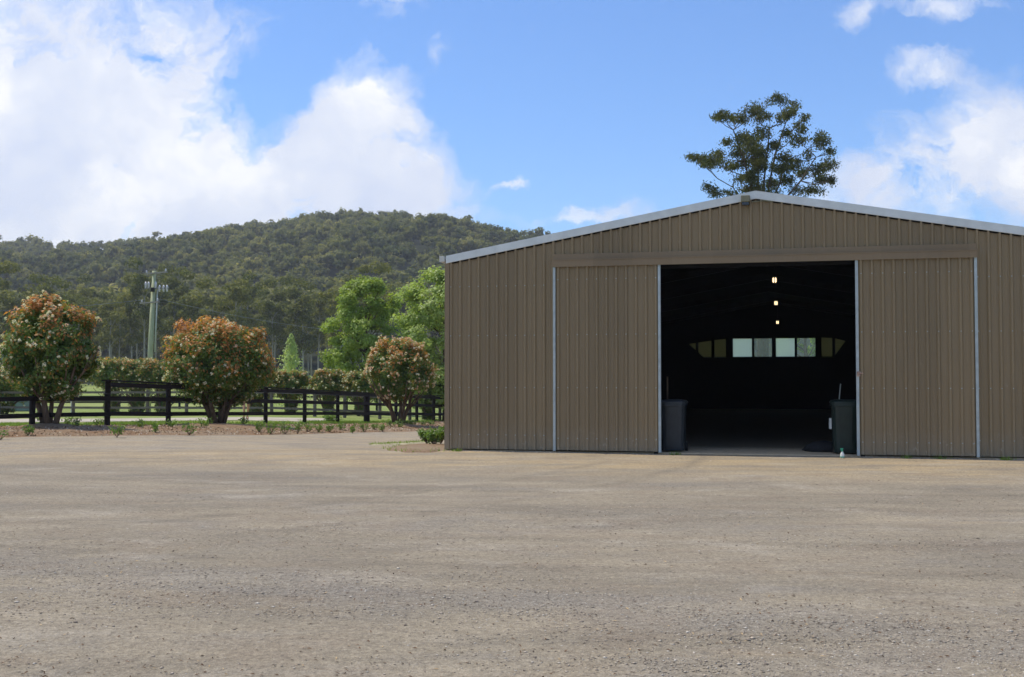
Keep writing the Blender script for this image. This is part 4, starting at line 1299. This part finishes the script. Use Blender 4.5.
# barge flashing along both gable slopes (face + top return)
BH = 0.158
for sg in (-1, 1):
    mb = MB()
    xe = WID / 2 + sg * (WID / 2 + 0.01)
    ze = EAVE - (APEX - EAVE) * 0.01 / (WID / 2)
    x0 = WID / 2
    a0, a1 = Vector((x0, 0, APEX)), Vector((xe, 0, ze))
    segs = [(0, 0.46), (0.455, 1.0)] if sg < 0 else [(0, 0.52), (0.515, 1.0)]
    for q, (u0, u1) in enumerate(segs):
        p, r = a0.lerp(a1, u0), a0.lerp(a1, u1)
        yf = -0.054 - 0.002 * q
        zt = 0.125; zb2 = zt - BH
        V = [(p.x, yf, p.z + zb2), (r.x, yf, r.z + zb2), (r.x, yf, r.z + zt), (p.x, yf, p.z + zt), (p.x, 0.16, p.z + zt + 0.004), (r.x, 0.16, r.z + zt + 0.004),
             (p.x, yf + 0.008, p.z + zb2 - 0.006), (r.x, yf + 0.008, r.z + zb2 - 0.006)]
        mb.add(V, [(0, 1, 2, 3), (3, 2, 5, 4), (6, 7, 1, 0)])
    mb.build('barge_flashing', M['galv'], shed)
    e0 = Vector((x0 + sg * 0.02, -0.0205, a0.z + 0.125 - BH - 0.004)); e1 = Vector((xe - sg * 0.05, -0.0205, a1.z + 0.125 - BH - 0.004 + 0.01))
    MB().beam(e0, e1, 0.038, 0.06).build('shade_strip', M['shade_black'], shed)  # dark strip painting in the shade between ribs below the barge
mb = MB(); mb.add([(WID/2 - 0.22, -0.060, APEX + 0.09), (WID/2, -0.060, APEX + 0.133), (WID/2 + 0.22, -0.060, APEX + 0.09), (WID/2 - 0.22, LEN, APEX + 0.09), (WID/2, LEN, APEX + 0.133), (WID/2 + 0.22, LEN, APEX + 0.09)], [(0, 1, 4, 3), (1, 2, 5, 4)])
mb.build('ridge_cap', M['galv'], shed)
# gutters
for sg, x in ((-1, 0.0), (1, WID)):
    mb = MB()
    xo = x + sg * 0.04
    x2 = x + sg * 0.155
    lo, hi = min(xo, x2), max(xo, x2)
    mb.box((lo, -0.055, EAVE + 0.0), (hi, -0.05, EAVE + 0.125))
    mb.box((lo, -0.05, EAVE + 0.0), (hi, LEN, EAVE + 0.006))
    mb.box((x2 - 0.003, -0.05, EAVE + 0.006), (x2 + 0.003, LEN, EAVE + 0.13))
    mb.box((xo - 0.003, -0.05, EAVE + 0.006), (xo + 0.003, LEN, EAVE + 0.10))
    mb.build('gutter', M['gutter'], shed)
# header over the doors: flashing above, box cover below, lip between
hx0, hx1 = DW0 - 0.01, DW1 + 0.0
mb = MB()
mb.box((hx0, -0.032, 4.03), (hx1, -0.0, 4.145)); 
mb.box((hx0, -0.058, 4.022), (hx1, -0.047, 4.142)); mb.box((hx0, -0.175, 4.012), (hx1, -0.059, 4.020))
mb.build('track_flashing', M['trim'], shed)
mb = MB()
mb.box((hx0 + 0.004, -0.168, 3.862), (hx1 - 0.004, -0.165, 4.010))
mb.box((hx0 + 0.004, -0.165, 3.862), (hx0 + 0.008, -0.001, 4.010)); mb.box((hx1 - 0.008, -0.165, 3.862), (hx1 - 0.004, -0.001, 4.010))
mb.box((hx0 + 0.004, -0.178, 3.994), (hx1 - 0.004, -0.170, 4.010))
mb.build('track_cover', M['trim'], shed)
# sliding doors
def door(t0, t1, latch_side, lab):
    d = empty('sliding_door', (t0, -0.115, 0)); d.parent = shed; d['label'] = lab
    w = t1 - t0; zt = 3.90; zb2 = 0.055
    mb = MB(); ribbed(mb, 0.055, w - 0.055, lambda t: zb2, lambda t: zt, 0.02, phase=0.11, rows=(0.3, 1.35, 2.45, 3.6))
    mb.build('door_sheet', [M['clad'], M['galv_stile']], d)
    MB().box((0.06, 0.028, zb2), (w - 0.06, 0.034, zt)).build('door_shade_sheet', M['shade_black'], d)
    for x in (0, w):
        a = 0.0 if x == 0 else w - 0.054
        mb = MB(); mb.box((a, -0.018, 0.035), (a + 0.054, 0.050, zt)); mb.build('stile', M['galv_stile'], d, bevel=0.003)
    x = 0.03 if latch_side == 0 else w - 0.03
    if latch_side is not None:
        mb = MB(); mb.box((x - 0.02, -0.033, 1.58), (x + 0.05, -0.019, 1.68)); mb.tube([(x + 0.0, -0.045, 1.655), (x + 0.10, -0.05, 1.64)], 0.011, 8)
        mb.build('latch', M['rust'], d)
    return d
door(DW0, DO0, None, 'left sliding door')
door(DO1, DW1, 0, 'right sliding door with rusty latch and a dented sheet')
# floodlight under the apex and its conduit
fl = empty('flood_light', (WID / 2 - 0.20, -0.10, APEX - 0.05)); fl.parent = shed
MB().box((-0.09, -0.09, -0.06), (0.09, 0.055, 0.07)).build('housing', M['light_box'], fl, bevel=0.012)
MB().box((-0.07, -0.07, -0.13), (0.07, 0.04, -0.054)).build('lens', M['lens'], fl, bevel=0.01)
MB().tube([(WID / 2 - 0.08, -0.05, APEX - 0.10), (WID / 2 + 0.2, -0.05, APEX - 0.085), (WID / 2 + 0.34, -0.045, APEX - 0.12)], 0.012, 6).build('conduit', M['light_box'], shed)
# portal frames
for y in (5.6, 11.3, 17.0, 22.7, 28.4):
    mb = MB()
    for x in (0.14, WID - 0.14): mb.box((x - 0.07, y - 0.06, 0.0), (x + 0.07, y + 0.06, EAVE - 0.02))
    for sg in (-1, 1):
        mb.beam((WID / 2, y, APEX - 0.12), (WID / 2 + sg * (WID / 2 - 0.2), y, EAVE - 0.09), 0.12, 0.2)
        mb.beam((WID / 2 + sg * (WID / 2 - 0.2), y, EAVE - 0.75), (WID / 2 + sg * (WID / 2 - 1.4), y, EAVE + 0.05), 0.08, 0.08)
    mb.build('portal_frame', M['steel_dark'], shed)
# lights on the ridge line
for (px, py, Y) in ((774.5, 280, 31.9), (776, 303, 41.2), (777.5, 322.3, 53.5)):
    p = pw(px, py, Y)
    lx = (p.x - SA[0]) * math.cos(TH) - (p.y - SA[1]) * math.sin(TH)
    ly = (p.x - SA[0]) * math.sin(TH) + (p.y - SA[1]) * math.cos(TH)
    le = empty('ceiling_lamp', (lx, ly, p.z)); le.parent = shed
    for q in (-0.032, 0.032): MB().tube([(q, 0, -0.075), (q, 0, -0.05), (q, 0, 0.05), (q, 0, 0.07)], [0.012, 0.024, 0.024, 0.012], 10).build('bulb', M['lamp'], le, smooth=True)
    MB().box((-0.08, -0.04, 0.085), (0.08, 0.04, 0.15)).build('lamp_housing', M['steel_dark'], le)
    MB().tube([(0, 0, 0.15), (0, 0, APEX - p.z - 0.1)], 0.008, 5).build('hanger', M['steel_dark'], le)
# floor
fl_ = MB().box((0.06, 0.03, -0.06), (WID - 0.06, LEN - 0.03, 0.022)).build('shed_floor', M['floor'])
fl_.location = (SA[0], SA[1], 0); fl_.rotation_euler = (0, 0, -TH)
tag(fl_, kind='structure')

def sl(t, y, z=0.0):
    return Vector((SA[0] + t * math.cos(TH) + y * math.sin(TH), SA[1] - t * math.sin(TH) + y * math.cos(TH), z))

# ------------------------------------------------------------------ bins
def wheelie_bin(loc, mat, label, rz, S=1.0):
    e = empty('wheelie_bin', loc, rz)
    mb = MB()
    # tapered body, rounded square section
    prof = [(0.0, 0.235, 0.27), (0.06, 0.245, 0.28), (0.5, 0.258, 0.305), (0.93, 0.272, 0.335), (0.935, 0.29, 0.355), (0.985, 0.29, 0.355)]
    n = 28
    for z, a, b in prof:
        for k in range(n):
            q = 6.2832 * k / n
            cx, cy = math.cos(q), math.sin(q)
            f = (abs(cx) ** 5 + abs(cy) ** 5) ** (-1 / 5)
            mb.v.append((a * cx * f, b * cy * f, 0.04 + z))
    for i in range(len(prof) - 1):
        for k in range(n):
            a = i * n + k; b = i * n + (k + 1) % n; mb.f.append((a, b, b + n, a + n)); mb.m.append(0)
    mb.f.append(tuple(range(n))[::-1]); mb.m.append(0)
    mb.build('body', mat, e, smooth=False)
    mb = MB()
    for z, s_ in ((1.028, 1.0), (1.055, 1.0), (1.085, 0.9), (1.10, 0.55)):
        for k in range(n):
            q = 6.2832 * k / n; cx, cy = math.cos(q), math.sin(q); f = (abs(cx) ** 5 + abs(cy) ** 5) ** (-1 / 5)
            mb.v.append((0.305 * s_ * cx * f, 0.37 * s_ * cy * f + 0.01, z))
    for i in range(3):
        for k in range(n):
            a = i * n + k; b = i * n + (k + 1) % n; mb.f.append((a, b, b + n, a + n)); mb.m.append(0)
    mb.f.append(tuple(range(3 * n, 4 * n))); mb.m.append(0); mb.f.append(tuple(range(n))[::-1]); mb.m.append(0)
    mb.build('lid', mat, e)
    MB().tube([(-0.22, 0.42, 1.03), (0.22, 0.42, 1.03)], 0.018, 8).build('handle', mat, e)
    for x in (-0.27, 0.23):
        MB().tube([(x, 0.27, 0.10), (x + 0.05, 0.27, 0.10)], 0.10, 16).build('wheel', M['rubber'], e)
    tag(e, label, 'bin')
    e.scale = (S, S, S)
    return e
p = pw(672.5, 452, 22.9)
wheelie_bin((pw(673.0, 400, 23.65).x, 23.65, 0.012), M['bin_grey'], 'charcoal wheelie bin standing inside the left side of the shed opening', -TH, 0.99)
wheelie_bin((pw(845.0, 400, 22.95).x, 22.95, 0.012), M['bin_green'], 'dark green wheelie bin standing inside the right side of the shed opening', -TH, 1.0)
# rod leaning out behind the right bin
o = MB().tube([(0.0, 0.0, 0.0), (0.16, 0.05, 1.40)], 0.011, 8).build('metal_rod', M['galv_stile'], loc=(pw(834.2, 440, 23.5).x, 23.5, 0.03))
tag(o, 'thin silver rod leaning upright behind the dark green bin', 'rod')
o = MB().tube([(0, 0, 0), (0.02, 0.1, 1.55)], 0.018, 8).build('wooden_handle', M['bark_brown'], loc=(pw(667.5, 440, 24.2).x, 24.2, 0.03))
tag(o, 'brown wooden handle standing behind the charcoal bin', 'handle')
o = MB().box((-0.012, -0.06, 0), (0.012, 0.06, 0.22)).build('paper_tag', M['bottle_white'], loc=(pw(830.3, 430, 22.9).x, 22.9, 0.52), bevel=0.004)
tag(o, 'small pale strap hanging on the left side of the green bin', 'strap')
# dark sack heap left of the right bin
mb = MB(); v, f = ICO2
vv = [(a * 0.42 * (1 + 0.15 * math.sin(7 * b)), b * 0.3, max(0, (c + 0.15) * 0.20)) for a, b, c in v]
mb.add(vv, [tuple(x) for x in f])
o = mb.build('sack', M['rubber'], smooth=True, loc=(pw(824, 440, 23.6).x, 23.6, 0.02)); tag(o, 'low dark sack lying beside the green bin', 'sack')
# spray bottle on the ground
bp = sl((DO1 - 0.29), -0.32)
e = empty('spray_bottle', (pw(842.3, 457, 21.8).x, 21.8, 0.012))
MB().lathe([(0.038, 0), (0.042, 0.01), (0.042, 0.07), (0.018, 0.115), (0.014, 0.13)], 14).build('bottle', M['bottle_white'], e, smooth=True)
mb = MB(); mb.lathe([(0.018, 0.125), (0.019, 0.145), (0.012, 0.15), (0.012, 0.175)], 12); mb.box((-0.035, -0.012, 0.165), (0.016, 0.012, 0.185)); mb.box((-0.026, -0.006, 0.13), (-0.018, 0.006, 0.168))
mb.build('trigger', M['bottle_green'], e)
MB().lathe([(0.0435, 0.012), (0.0435, 0.03)], 14).build('base_band', M['bottle_green'], e)
tag(e, 'small white and green spray bottle on the ground by the right door', 'bottle')

# ------------------------------------------------------------------ walking person
def skin(name, verts, edges, radii, mat, parent, root=0, sub=2):
    me = bpy.data.meshes.new(name); me.from_pydata([tuple(v) for v in verts], edges, [])
    me.materials.append(mat)
    o = bpy.data.objects.new(name, me); COL.objects.link(o); o.parent = parent
    m = o.modifiers.new('skin', 'SKIN'); m.use_smooth_shade = True
    for i, r in enumerate(radii):
        sv = me.skin_vertices[0].data[i]
        sv.radius = (r, r) if isinstance(r, float) else r
        sv.use_root = (i == root)
    s = o.modifiers.new('sub', 'SUBSURF'); s.levels = sub; s.render_levels = sub
    return o
PX = pw(246.0, 400, 46.5).x; PYY = 46.5
per = empty('person', (PX, PYY, ground_z(PX, PYY) + 0.01), rad(25))
J = {'pel': (0, 0, .93), 'sp': (0, 0.01, 1.12), 'ch': (0, .02, 1.34), 'nk': (0, .01, 1.49), 'hd': (0, -.02, 1.62), 'ht': (0, -.02, 1.72),
     'hl': (-.09, 0, .90), 'kl': (-.11, -.17, .50), 'al': (-.11, -.13, .09), 'tl': (-.11, -.27, .04),
     'hr': (.09, 0, .90), 'kr': (.11, .08, .49), 'ar': (.11, .24, .13), 'tr': (.11, .13, .04),
     'sl': (-.19, .02, 1.41), 'el': (-.25, .10, 1.15), 'wl': (-.26, .02, .92), 'fl': (-.26, -.01, .83),
     'sr': (.19, .02, 1.41), 'er': (.25, .0, 1.14), 'wr': (.25, -.16, .97), 'fr': (.25, -.22, .91)}
K = list(J)
ed = [('pel', 'sp'), ('sp', 'ch'), ('ch', 'nk'), ('nk', 'hd'), ('hd', 'ht'), ('pel', 'hl'), ('hl', 'kl'), ('kl', 'al'), ('al', 'tl'), ('pel', 'hr'), ('hr', 'kr'), ('kr', 'ar'), ('ar', 'tr'),
      ('ch', 'sl'), ('sl', 'el'), ('el', 'wl'), ('wl', 'fl'), ('ch', 'sr'), ('sr', 'er'), ('er', 'wr'), ('wr', 'fr')]
rd = {'pel': (.13, .10), 'sp': (.12, .09), 'ch': (.14, .10), 'nk': .055, 'hd': (.078, .09), 'ht': (.06, .07), 'hl': .085, 'kl': .055, 'al': .038, 'tl': .03, 'hr': .085, 'kr': .055, 'ar': .038, 'tr': .03,
      'sl': .055, 'el': .038, 'wl': .026, 'fl': .03, 'sr': .055, 'er': .038, 'wr': .026, 'fr': .03}
rdl = [rd[k] if isinstance(rd[k], tuple) else float(rd[k]) for k in K]
skin('body', [J[k] for k in K], [(K.index(a), K.index(b)) for a, b in ed], rdl, M['skin'], per)
lerp = lambda a, b, t: tuple(a[i] + (b[i] - a[i]) * t for i in range(3))
sv = [J['pel'], J['hl'], lerp(J['hl'], J['kl'], .62), J['hr'], lerp(J['hr'], J['kr'], .62), (0, 0, 1.04)]
skin('shorts', sv, [(0, 1), (1, 2), (0, 3), (3, 4), (0, 5)], [(.155, .125), .11, .095, .11, .095, (.14, .115)], M['navy'], per)
sv = [(0, 0, .99), J['sp'], J['ch'], (0, .015, 1.45), J['sl'], lerp(J['sl'], J['el'], .7), J['sr'], lerp(J['sr'], J['er'], .7)]
skin('shirt', sv, [(0, 1), (1, 2), (2, 3), (2, 4), (4, 5), (2, 6), (6, 7)], [(.16, .125), (.15, .12), (.165, .125), .08, .082, .066, .082, .066], M['navy'], per)
for a, t in (('al', 'tl'), ('ar', 'tr')):
    A, T_ = J[a], J[t]
    skin('shoe', [(A[0], A[1] + .03, A[2] - .04), (T_[0], T_[1], T_[2] + .005), (A[0], A[1], A[2] + .03)], [(0, 1), (0, 2)], [.05, .038, .045], M['black_cloth'], per)
skin('hair', [(0, .01, 1.66), (0, -.02, 1.735), (0, .05, 1.60)], [(0, 1), (0, 2)], [.09, .07, .06], M['hair'], per)
tag(per, 'person in dark shirt and shorts walking behind the fence, half hidden by orange shrub', 'person')

# ------------------------------------------------------------------ small ground cover
DOOR_T = (4.57, 8.43)
def scatter_stones():
    rng = np.random.default_rng(77)
    n = 62000
    Yv = 5.2 + rng.exponential(4.5, n) + rng.uniform(0, 1, n)
    Yv = Yv[Yv < 23]; n = len(Yv)
    X = rng.uniform(-0.5, 0.5, n) * Yv * 1.02
    keep = np.array([mnoise.noise(Vector((x * 0.25, y * 0.8, 4.0))) + 0.35 * mnoise.noise(Vector((x * 1.5, y * 2.0, 1.0))) for x, y in zip(X, Yv)])
    drift = np.exp(-((Yv + 0.38 * X - 7.9) / 0.75) ** 2)
    k = keep * 0.8 + drift * 0.75 + rng.normal(0, 0.22, n) > 0.16
    X, Yv = X[k], Yv[k]; n = len(X)
    # grit piled along the foot of the shed wall
    tt = rng.uniform(0.05, WID - 0.05, 5200); yy_ = -0.05 - np.abs(rng.normal(0, 0.16, 5200))
    ok = (tt < DOOR_T[0]) | (tt > DOOR_T[1]); tt, yy_ = tt[ok], yy_[ok]
    X = np.concatenate([X, SA[0] + tt * math.cos(TH) + yy_ * math.sin(TH)]); Yv = np.concatenate([Yv, SA[1] - tt * math.sin(TH) + yy_ * math.cos(TH)]); n = len(X)
    s = np.clip(rng.lognormal(-5.35, 0.42, n), 0.002, 0.018)
    octv = np.array([[1, 0, 0], [-1, 0, 0], [0, 1, 0], [0, -1, 0], [0, 0, 1], [0, 0, -0.6]], float)
    octf = np.array([[0, 2, 4], [2, 1, 4], [1, 3, 4], [3, 0, 4], [2, 0, 5], [1, 2, 5], [3, 1, 5], [0, 3, 5]])
    V = octv[None] * (1 + rng.normal(0, 0.22, (n, 6, 3))) * (s * np.where(Yv > 20.5, 1.7, 1.0))[:, None, None] * np.array([1.2, 1.0, 0.42])
    a = rng.uniform(0, 6.28, n); ca, sa = np.cos(a)[:, None], np.sin(a)[:, None]
    x = V[:, :, 0] * ca - V[:, :, 1] * sa; y = V[:, :, 0] * sa + V[:, :, 1] * ca
    zg = np.array([yard_z(p, q) for p, q in zip(X, Yv)])
    V = np.stack([x + X[:, None], y + Yv[:, None], V[:, :, 2] + zg[:, None] + s[:, None] * 0.12], 2).reshape(-1, 3)
    Fc = (octf[None] + (np.arange(n) * 6)[:, None, None]).reshape(-1, 3)
    mi = np.repeat(rng.choice([0, 1, 2], n, p=[0.56, 0.27, 0.17]), 8)
    o = np_mesh('gravel', V, Fc, [M['stone'], M['stone_dark'], M['stone_pale']], mi)
    tag(o, 'loose small grey and tan stones strewn over the dirt yard', 'gravel', kind='stuff')
scatter_stones()

def scatter_chips(name, spots, mats, probs, size, label, cat, flat=0.25):
    rng = np.random.default_rng(len(spots))
    P = np.array(spots); n = len(P)
    Nn = rng.normal(size=(n, 3)) * flat + np.array([0, 0, 1])
    V, Fq = leaf_quads(P, Nn, size, size * 0.35, rng)
    mi = rng.choice(len(mats), n, p=probs)
    tag(np_mesh(name, V, Fq, mats, mi), label, cat, kind='stuff')
sp = []
rr = random.Random(3)
for _ in range(5200):
    Y = 5.3 + rr.expovariate(1 / 6.5); 
    if Y > 23: continue
    X = rr.uniform(-0.5, 0.5) * Y
    if mnoise.noise(Vector((X * 0.3 + 9, Y * 0.9, 2))) + rr.gauss(0, .25) > 0.0: sp.append((X, Y, yard_z(X, Y) + 0.006))
scatter_chips('leaf_litter', sp, [M['litter'], M['litter_pale'], M['stone_dark']], [0.62, 0.14, 0.24], 0.030, 'scattered bark chips and dead leaf scraps on the dirt yard', 'leaf litter')
sp = []
for _ in range(9000):
    i = rr.randrange(NB - 1); w = rr.uniform(0.02, 0.98)
    x = fa[i][0] * (1 - w) + ba[i][0] * w + rr.uniform(-.15, .15); y = fa[i][1] * (1 - w) + ba[i][1] * w + rr.uniform(-.1, .1)
    if y > 60: continue
    sp.append((x, y, bed_z(x, y, w) + 0.012))
scatter_chips('mulch_chips', sp, [M['litter'], M['litter_pale'], M['stone_pale']], [0.5, 0.3, 0.2], 0.07, 'loose bark chips lying over the planting bed', 'mulch', 0.5)

# grass blades: verge in front of and behind the fence
def blades(name, pts, h, w, label):
    rng = np.random.default_rng(len(pts)); P = np.array(pts); n = len(P)
    a = rng.uniform(0, 6.28, n); d = np.stack([np.cos(a), np.sin(a), np.zeros(n)], 1) * w * 0.5
    hh = h * rng.uniform(0.5, 1.3, n)[:, None]
    lean = np.stack([rng.normal(0, 0.35, n), rng.normal(0, 0.35, n), np.ones(n)], 1) * hh
    V = np.stack([P - d, P + d, P + lean], 1).reshape(-1, 3)
    o = np_mesh(name, V, np.arange(n * 3).reshape(-1, 3), M['grass_blade'])
    tag(o, label, 'grass', kind='stuff')
pts = []
for _ in range(24000):
    u = rr.uniform(-40, 450); f = rr.random()
    Yb_ = interp(back_px, u) ; Y = Yb_ + rr.uniform(-0.3, 3.6)
    X = (u - 512) / F * Y
    if u > 170 and u < 300 and rr.random() < 0.7: continue
    if mnoise.noise(Vector((X * 0.5, Y * 0.5, 8))) < -0.25: continue
    pts.append((X, Y, ground_z(X, Y) - 0.02))
blades('grass', pts, 0.10, 0.03, 'bright green grass growing along the foot of the black fence')
pts = []
for _ in range(700):
    a = rr.uniform(0, 6.28); q = math.sqrt(rr.random())
    if rr.random() < 0.6: X, Y = -2.75 + 0.85 * q * math.cos(a), 28.6 + 1.4 * q * math.sin(a)
    else: X, Y = -1.95 + 0.9 * q * math.cos(a), 24.8 + 1.3 * q * math.sin(a)
    pts.append((X, Y, ground_z(X, Y) + 0.01))
for _ in range(330):                                 # weeds at the foot of the wall, in tufts
    t = rr.choice([0.3, 4.9, 9.3, 9.9, 11.1, 11.7, 12.1]) + rr.gauss(0, 0.06)
    p = sl(t, -0.26 + rr.gauss(0, 0.05))
    pts.append((p.x, p.y, 0.0))
blades('weeds', pts, 0.07, 0.018, 'thin weeds and grass at the foot of the shed wall')

# ------------------------------------------------------------------ sun, sky with clouds
facade_left = Vector((-math.cos(TH), math.sin(TH), 0)); depth = Vector((math.sin(TH), math.cos(TH), 0))
SUN_EL = rad(66); az = rad(8)
S = (facade_left * math.cos(az) + depth * math.sin(az)) * math.cos(SUN_EL) + Vector((0, 0, math.sin(SUN_EL)))
sun = bpy.data.lights.new('sun', 'SUN'); sun.energy = 3.0; sun.angle = rad(0.6); sun.color = (1.0, 0.93, 0.81)
so = bpy.data.objects.new('sun', sun); COL.objects.link(so)
so.rotation_euler = S.to_track_quat('Z', 'Y').to_euler()
so.location = (0, 0, 50)

world = bpy.data.worlds.new('World'); scene.world = world; world.use_nodes = True
wt = world.node_tree; wt.nodes.clear(); N = NT(wt)
skyn = N.n('ShaderNodeTexSky'); skyn.sky_type = 'NISHITA'; skyn.sun_disc = False
skyn.sun_elevation = SUN_EL; skyn.sun_rotation = math.atan2(S.x, S.y); skyn.altitude = 50; skyn.air_density = 1.0; skyn.dust_density = 0.3; skyn.ozone_density = 1.5
tc = N.n('ShaderNodeTexCoord').outputs['Generated']
sep = N.n('ShaderNodeSeparateXYZ'); N.l(tc, sep.inputs[0])
yc = N.math('MAXIMUM', sep.outputs[1], 0.05)
u = N.math('DIVIDE', sep.outputs[0], yc); v = N.math('DIVIDE', sep.outputs[2], yc)
comb = N.n('ShaderNodeCombineXYZ'); N.l(u, comb.inputs[0]); N.l(v, comb.inputs[1])
uv = comb.outputs[0]
# warp for billowy edges
def warp(vec, scale, amp, off):
    nz = N.n('ShaderNodeTexNoise'); nz.inputs['Scale'].default_value = scale; nz.inputs['Detail'].default_value = 6; nz.inputs['Roughness'].default_value = 0.6
    N.l(N.mapping(vec, loc=off), nz.inputs['Vector'])
    sb = N.n('ShaderNodeVectorMath', operation='SUBTRACT'); N.l(nz.outputs['Color'], sb.inputs[0]); sb.inputs[1].default_value = (0.5, 0.5, 0.5)
    sc = N.n('ShaderNodeVectorMath', operation='SCALE'); N.l(sb.outputs[0], sc.inputs[0]); sc.inputs['Scale'].default_value = amp
    ad = N.n('ShaderNodeVectorMath', operation='ADD'); N.l(vec, ad.inputs[0]); N.l(sc.outputs[0], ad.inputs[1])
    return ad.outputs[0]
uvw = warp(warp(uv, 7, 0.08, (1, 2, 3)), 24, 0.045, (4, 1, 0))
blobs = [(20, 120, 130, 95, 0.8), (110, 175, 150, 75, 0.95), (20, 205, 190, 60, 0.95), (230, 190, 130, 52, 1.15), (310, 170, 60, 50, 0.7), (362, 132, 56, 48, 1.7), (262, 96, 42, 40, -0.9), (395, 195, 75, 36, 1.1), (150, 120, 70, 50, 0.45),
         (215, 45, 70, 38, 0.6), (60, 10, 110, 45, 0.38), (130, 60, 60, 50, 0.5), (-120, 150, 200, 120, 1.0),
         (975, 160, 95, 55, 0.85), (1045, 150, 90, 55, 0.9), (905, 190, 60, 28, 0.6), (936, 64, 38, 20, 0.72), (955, 0, 60, 14, 0.75), (735, 92, 36, 24, 0.5), (385, 6, 36, 22, 0.7), (443, 36, 22, 28, 0.45), (372, 58, 14, 9, 0.4),
         (518, 186, 17, 5, 0.6), (590, 226, 60, 10, 0.7), (540, 20, 60, 30, 0.2), (700, 215, 120, 16, 0.4), (850, 180, 55, 40, 0.35), (866, 8, 20, 20, 0.45), (1300, 60, 200, 90, 0.8)]
tot = None
for (bx, by, rx, ry, amp) in blobs:
    cx, cy = (bx - 512) / F, (378 - by) / F
    mp = N.n('ShaderNodeMapping', vector_type='TEXTURE')
    mp.inputs['Location'].default_value = (cx, cy, 0); mp.inputs['Scale'].default_value = (rx / F, ry / F, 1e3)
    N.l(uvw, mp.inputs['Vector'])
    ln = N.n('ShaderNodeVectorMath', operation='LENGTH'); N.l(mp.outputs[0], ln.inputs[0])
    gfo = N.math('POWER', 2.71828, N.math('MULTIPLY', N.math('MULTIPLY', ln.outputs['Value'], ln.outputs['Value']), -0.9))
    gfo = N.math('MULTIPLY', gfo, amp)
    tot = gfo if tot is None else N.math('ADD', tot, gfo)
# clouds over the rest of the sky (overhead and behind)
gen = N.noise(N.mapping(tc, (1, 1, 2.2)), 2.3, 7, 0.6, 0.3)
gen = N.math('MULTIPLY', N.math('SUBTRACT', gen, 0.42, True), 4.0)
outm = N.ramp(N.math('ADD', N.math('MULTIPLY', v, 1.0), N.math('MULTIPLY', N.math('LESS_THAN', sep.outputs[1], 0.06), 2.0)), [(0.40, (0, 0, 0)), (0.60, (1, 1, 1))])
tot = N.math('ADD', tot, N.math('MULTIPLY', gen, outm))
det = N.noise(N.mapping(uvw, (1, 1.3, 1)), 11, 9, 0.62, 0.3)
wis = N.ramp(det, [(0.32, (0.12,) * 3), (0.66, (1.1,) * 3)])
tot2 = N.math('MULTIPLY', N.math('MULTIPLY', tot, wis), 0.95)
mask = N.ramp(tot2, [(0.15, (0, 0, 0)), (0.38, (0.50,) * 3), (0.66, (0.95,) * 3)], 'LINEAR')
shade = N.noise(uvw, 9, 5, 0.55)
ccol = N.ramp(shade, [(0.30, (6.7, 7.4, 9.2)), (0.50, (8.3, 8.7, 9.7)), (0.62, (10.4, 10.4, 10.5))])
skyc = N.mix(1.0, skyn.outputs[0], (0.98, 1.30, 1.74), 'MULTIPLY')
fin = N.mix(mask, skyc, ccol)
bg = N.n('ShaderNodeBackground'); bg.inputs['Strength'].default_value = 0.085; N.l(fin, bg.inputs['Color'])
wo = N.n('ShaderNodeOutputWorld'); N.l(bg.outputs[0], wo.inputs['Surface'])

# ------------------------------------------------------------------ the air
hm = bpy.data.materials.new('air'); hm.use_nodes = True; hm.node_tree.nodes.clear(); HN = NT(hm.node_tree)
pv = HN.n('ShaderNodeVolumePrincipled'); pv.inputs['Color'].default_value = (0.92, 0.94, 1.0, 1); pv.inputs['Density'].default_value = 0.00023; pv.inputs['Anisotropy'].default_value = 0.2
ho = HN.n('ShaderNodeOutputMaterial'); HN.l(pv.outputs[0], ho.inputs['Volume'])
hz = MB().box((-3700, -700, -6.5), (3700, 4700, 175)).build('haze', hm); tag(hz, 'faint blue haze in the air between the yard and the wooded hill', 'haze', kind='stuff')

# ------------------------------------------------------------------ camera
cam = bpy.data.cameras.new('camera'); co = bpy.data.objects.new('camera', cam); COL.objects.link(co)
cam.sensor_fit = 'HORIZONTAL'; cam.sensor_width = 36.0; cam.lens = F / 1024 * 36.0
cam.clip_start = 0.1; cam.clip_end = 12000
co.location = (0, 0, EYE); co.rotation_euler = (math.pi / 2 + PITCH, 0, 0)
scene.camera = co
scene.view_settings.view_transform = 'Standard'; scene.view_settings.look = 'None'; scene.view_settings.gamma = 1; scene.view_settings.use_curve_mapping = False
scene.view_settings.exposure = 0.32
scene.cycles.max_bounces = 5; scene.cycles.diffuse_bounces = 3; scene.cycles.glossy_bounces = 2; scene.cycles.transmission_bounces = 3; scene.cycles.transparent_max_bounces = 12
scene.cycles.use_denoising = True
scene.cycles.use_adaptive_sampling = True; scene.cycles.adaptive_threshold = 0.02
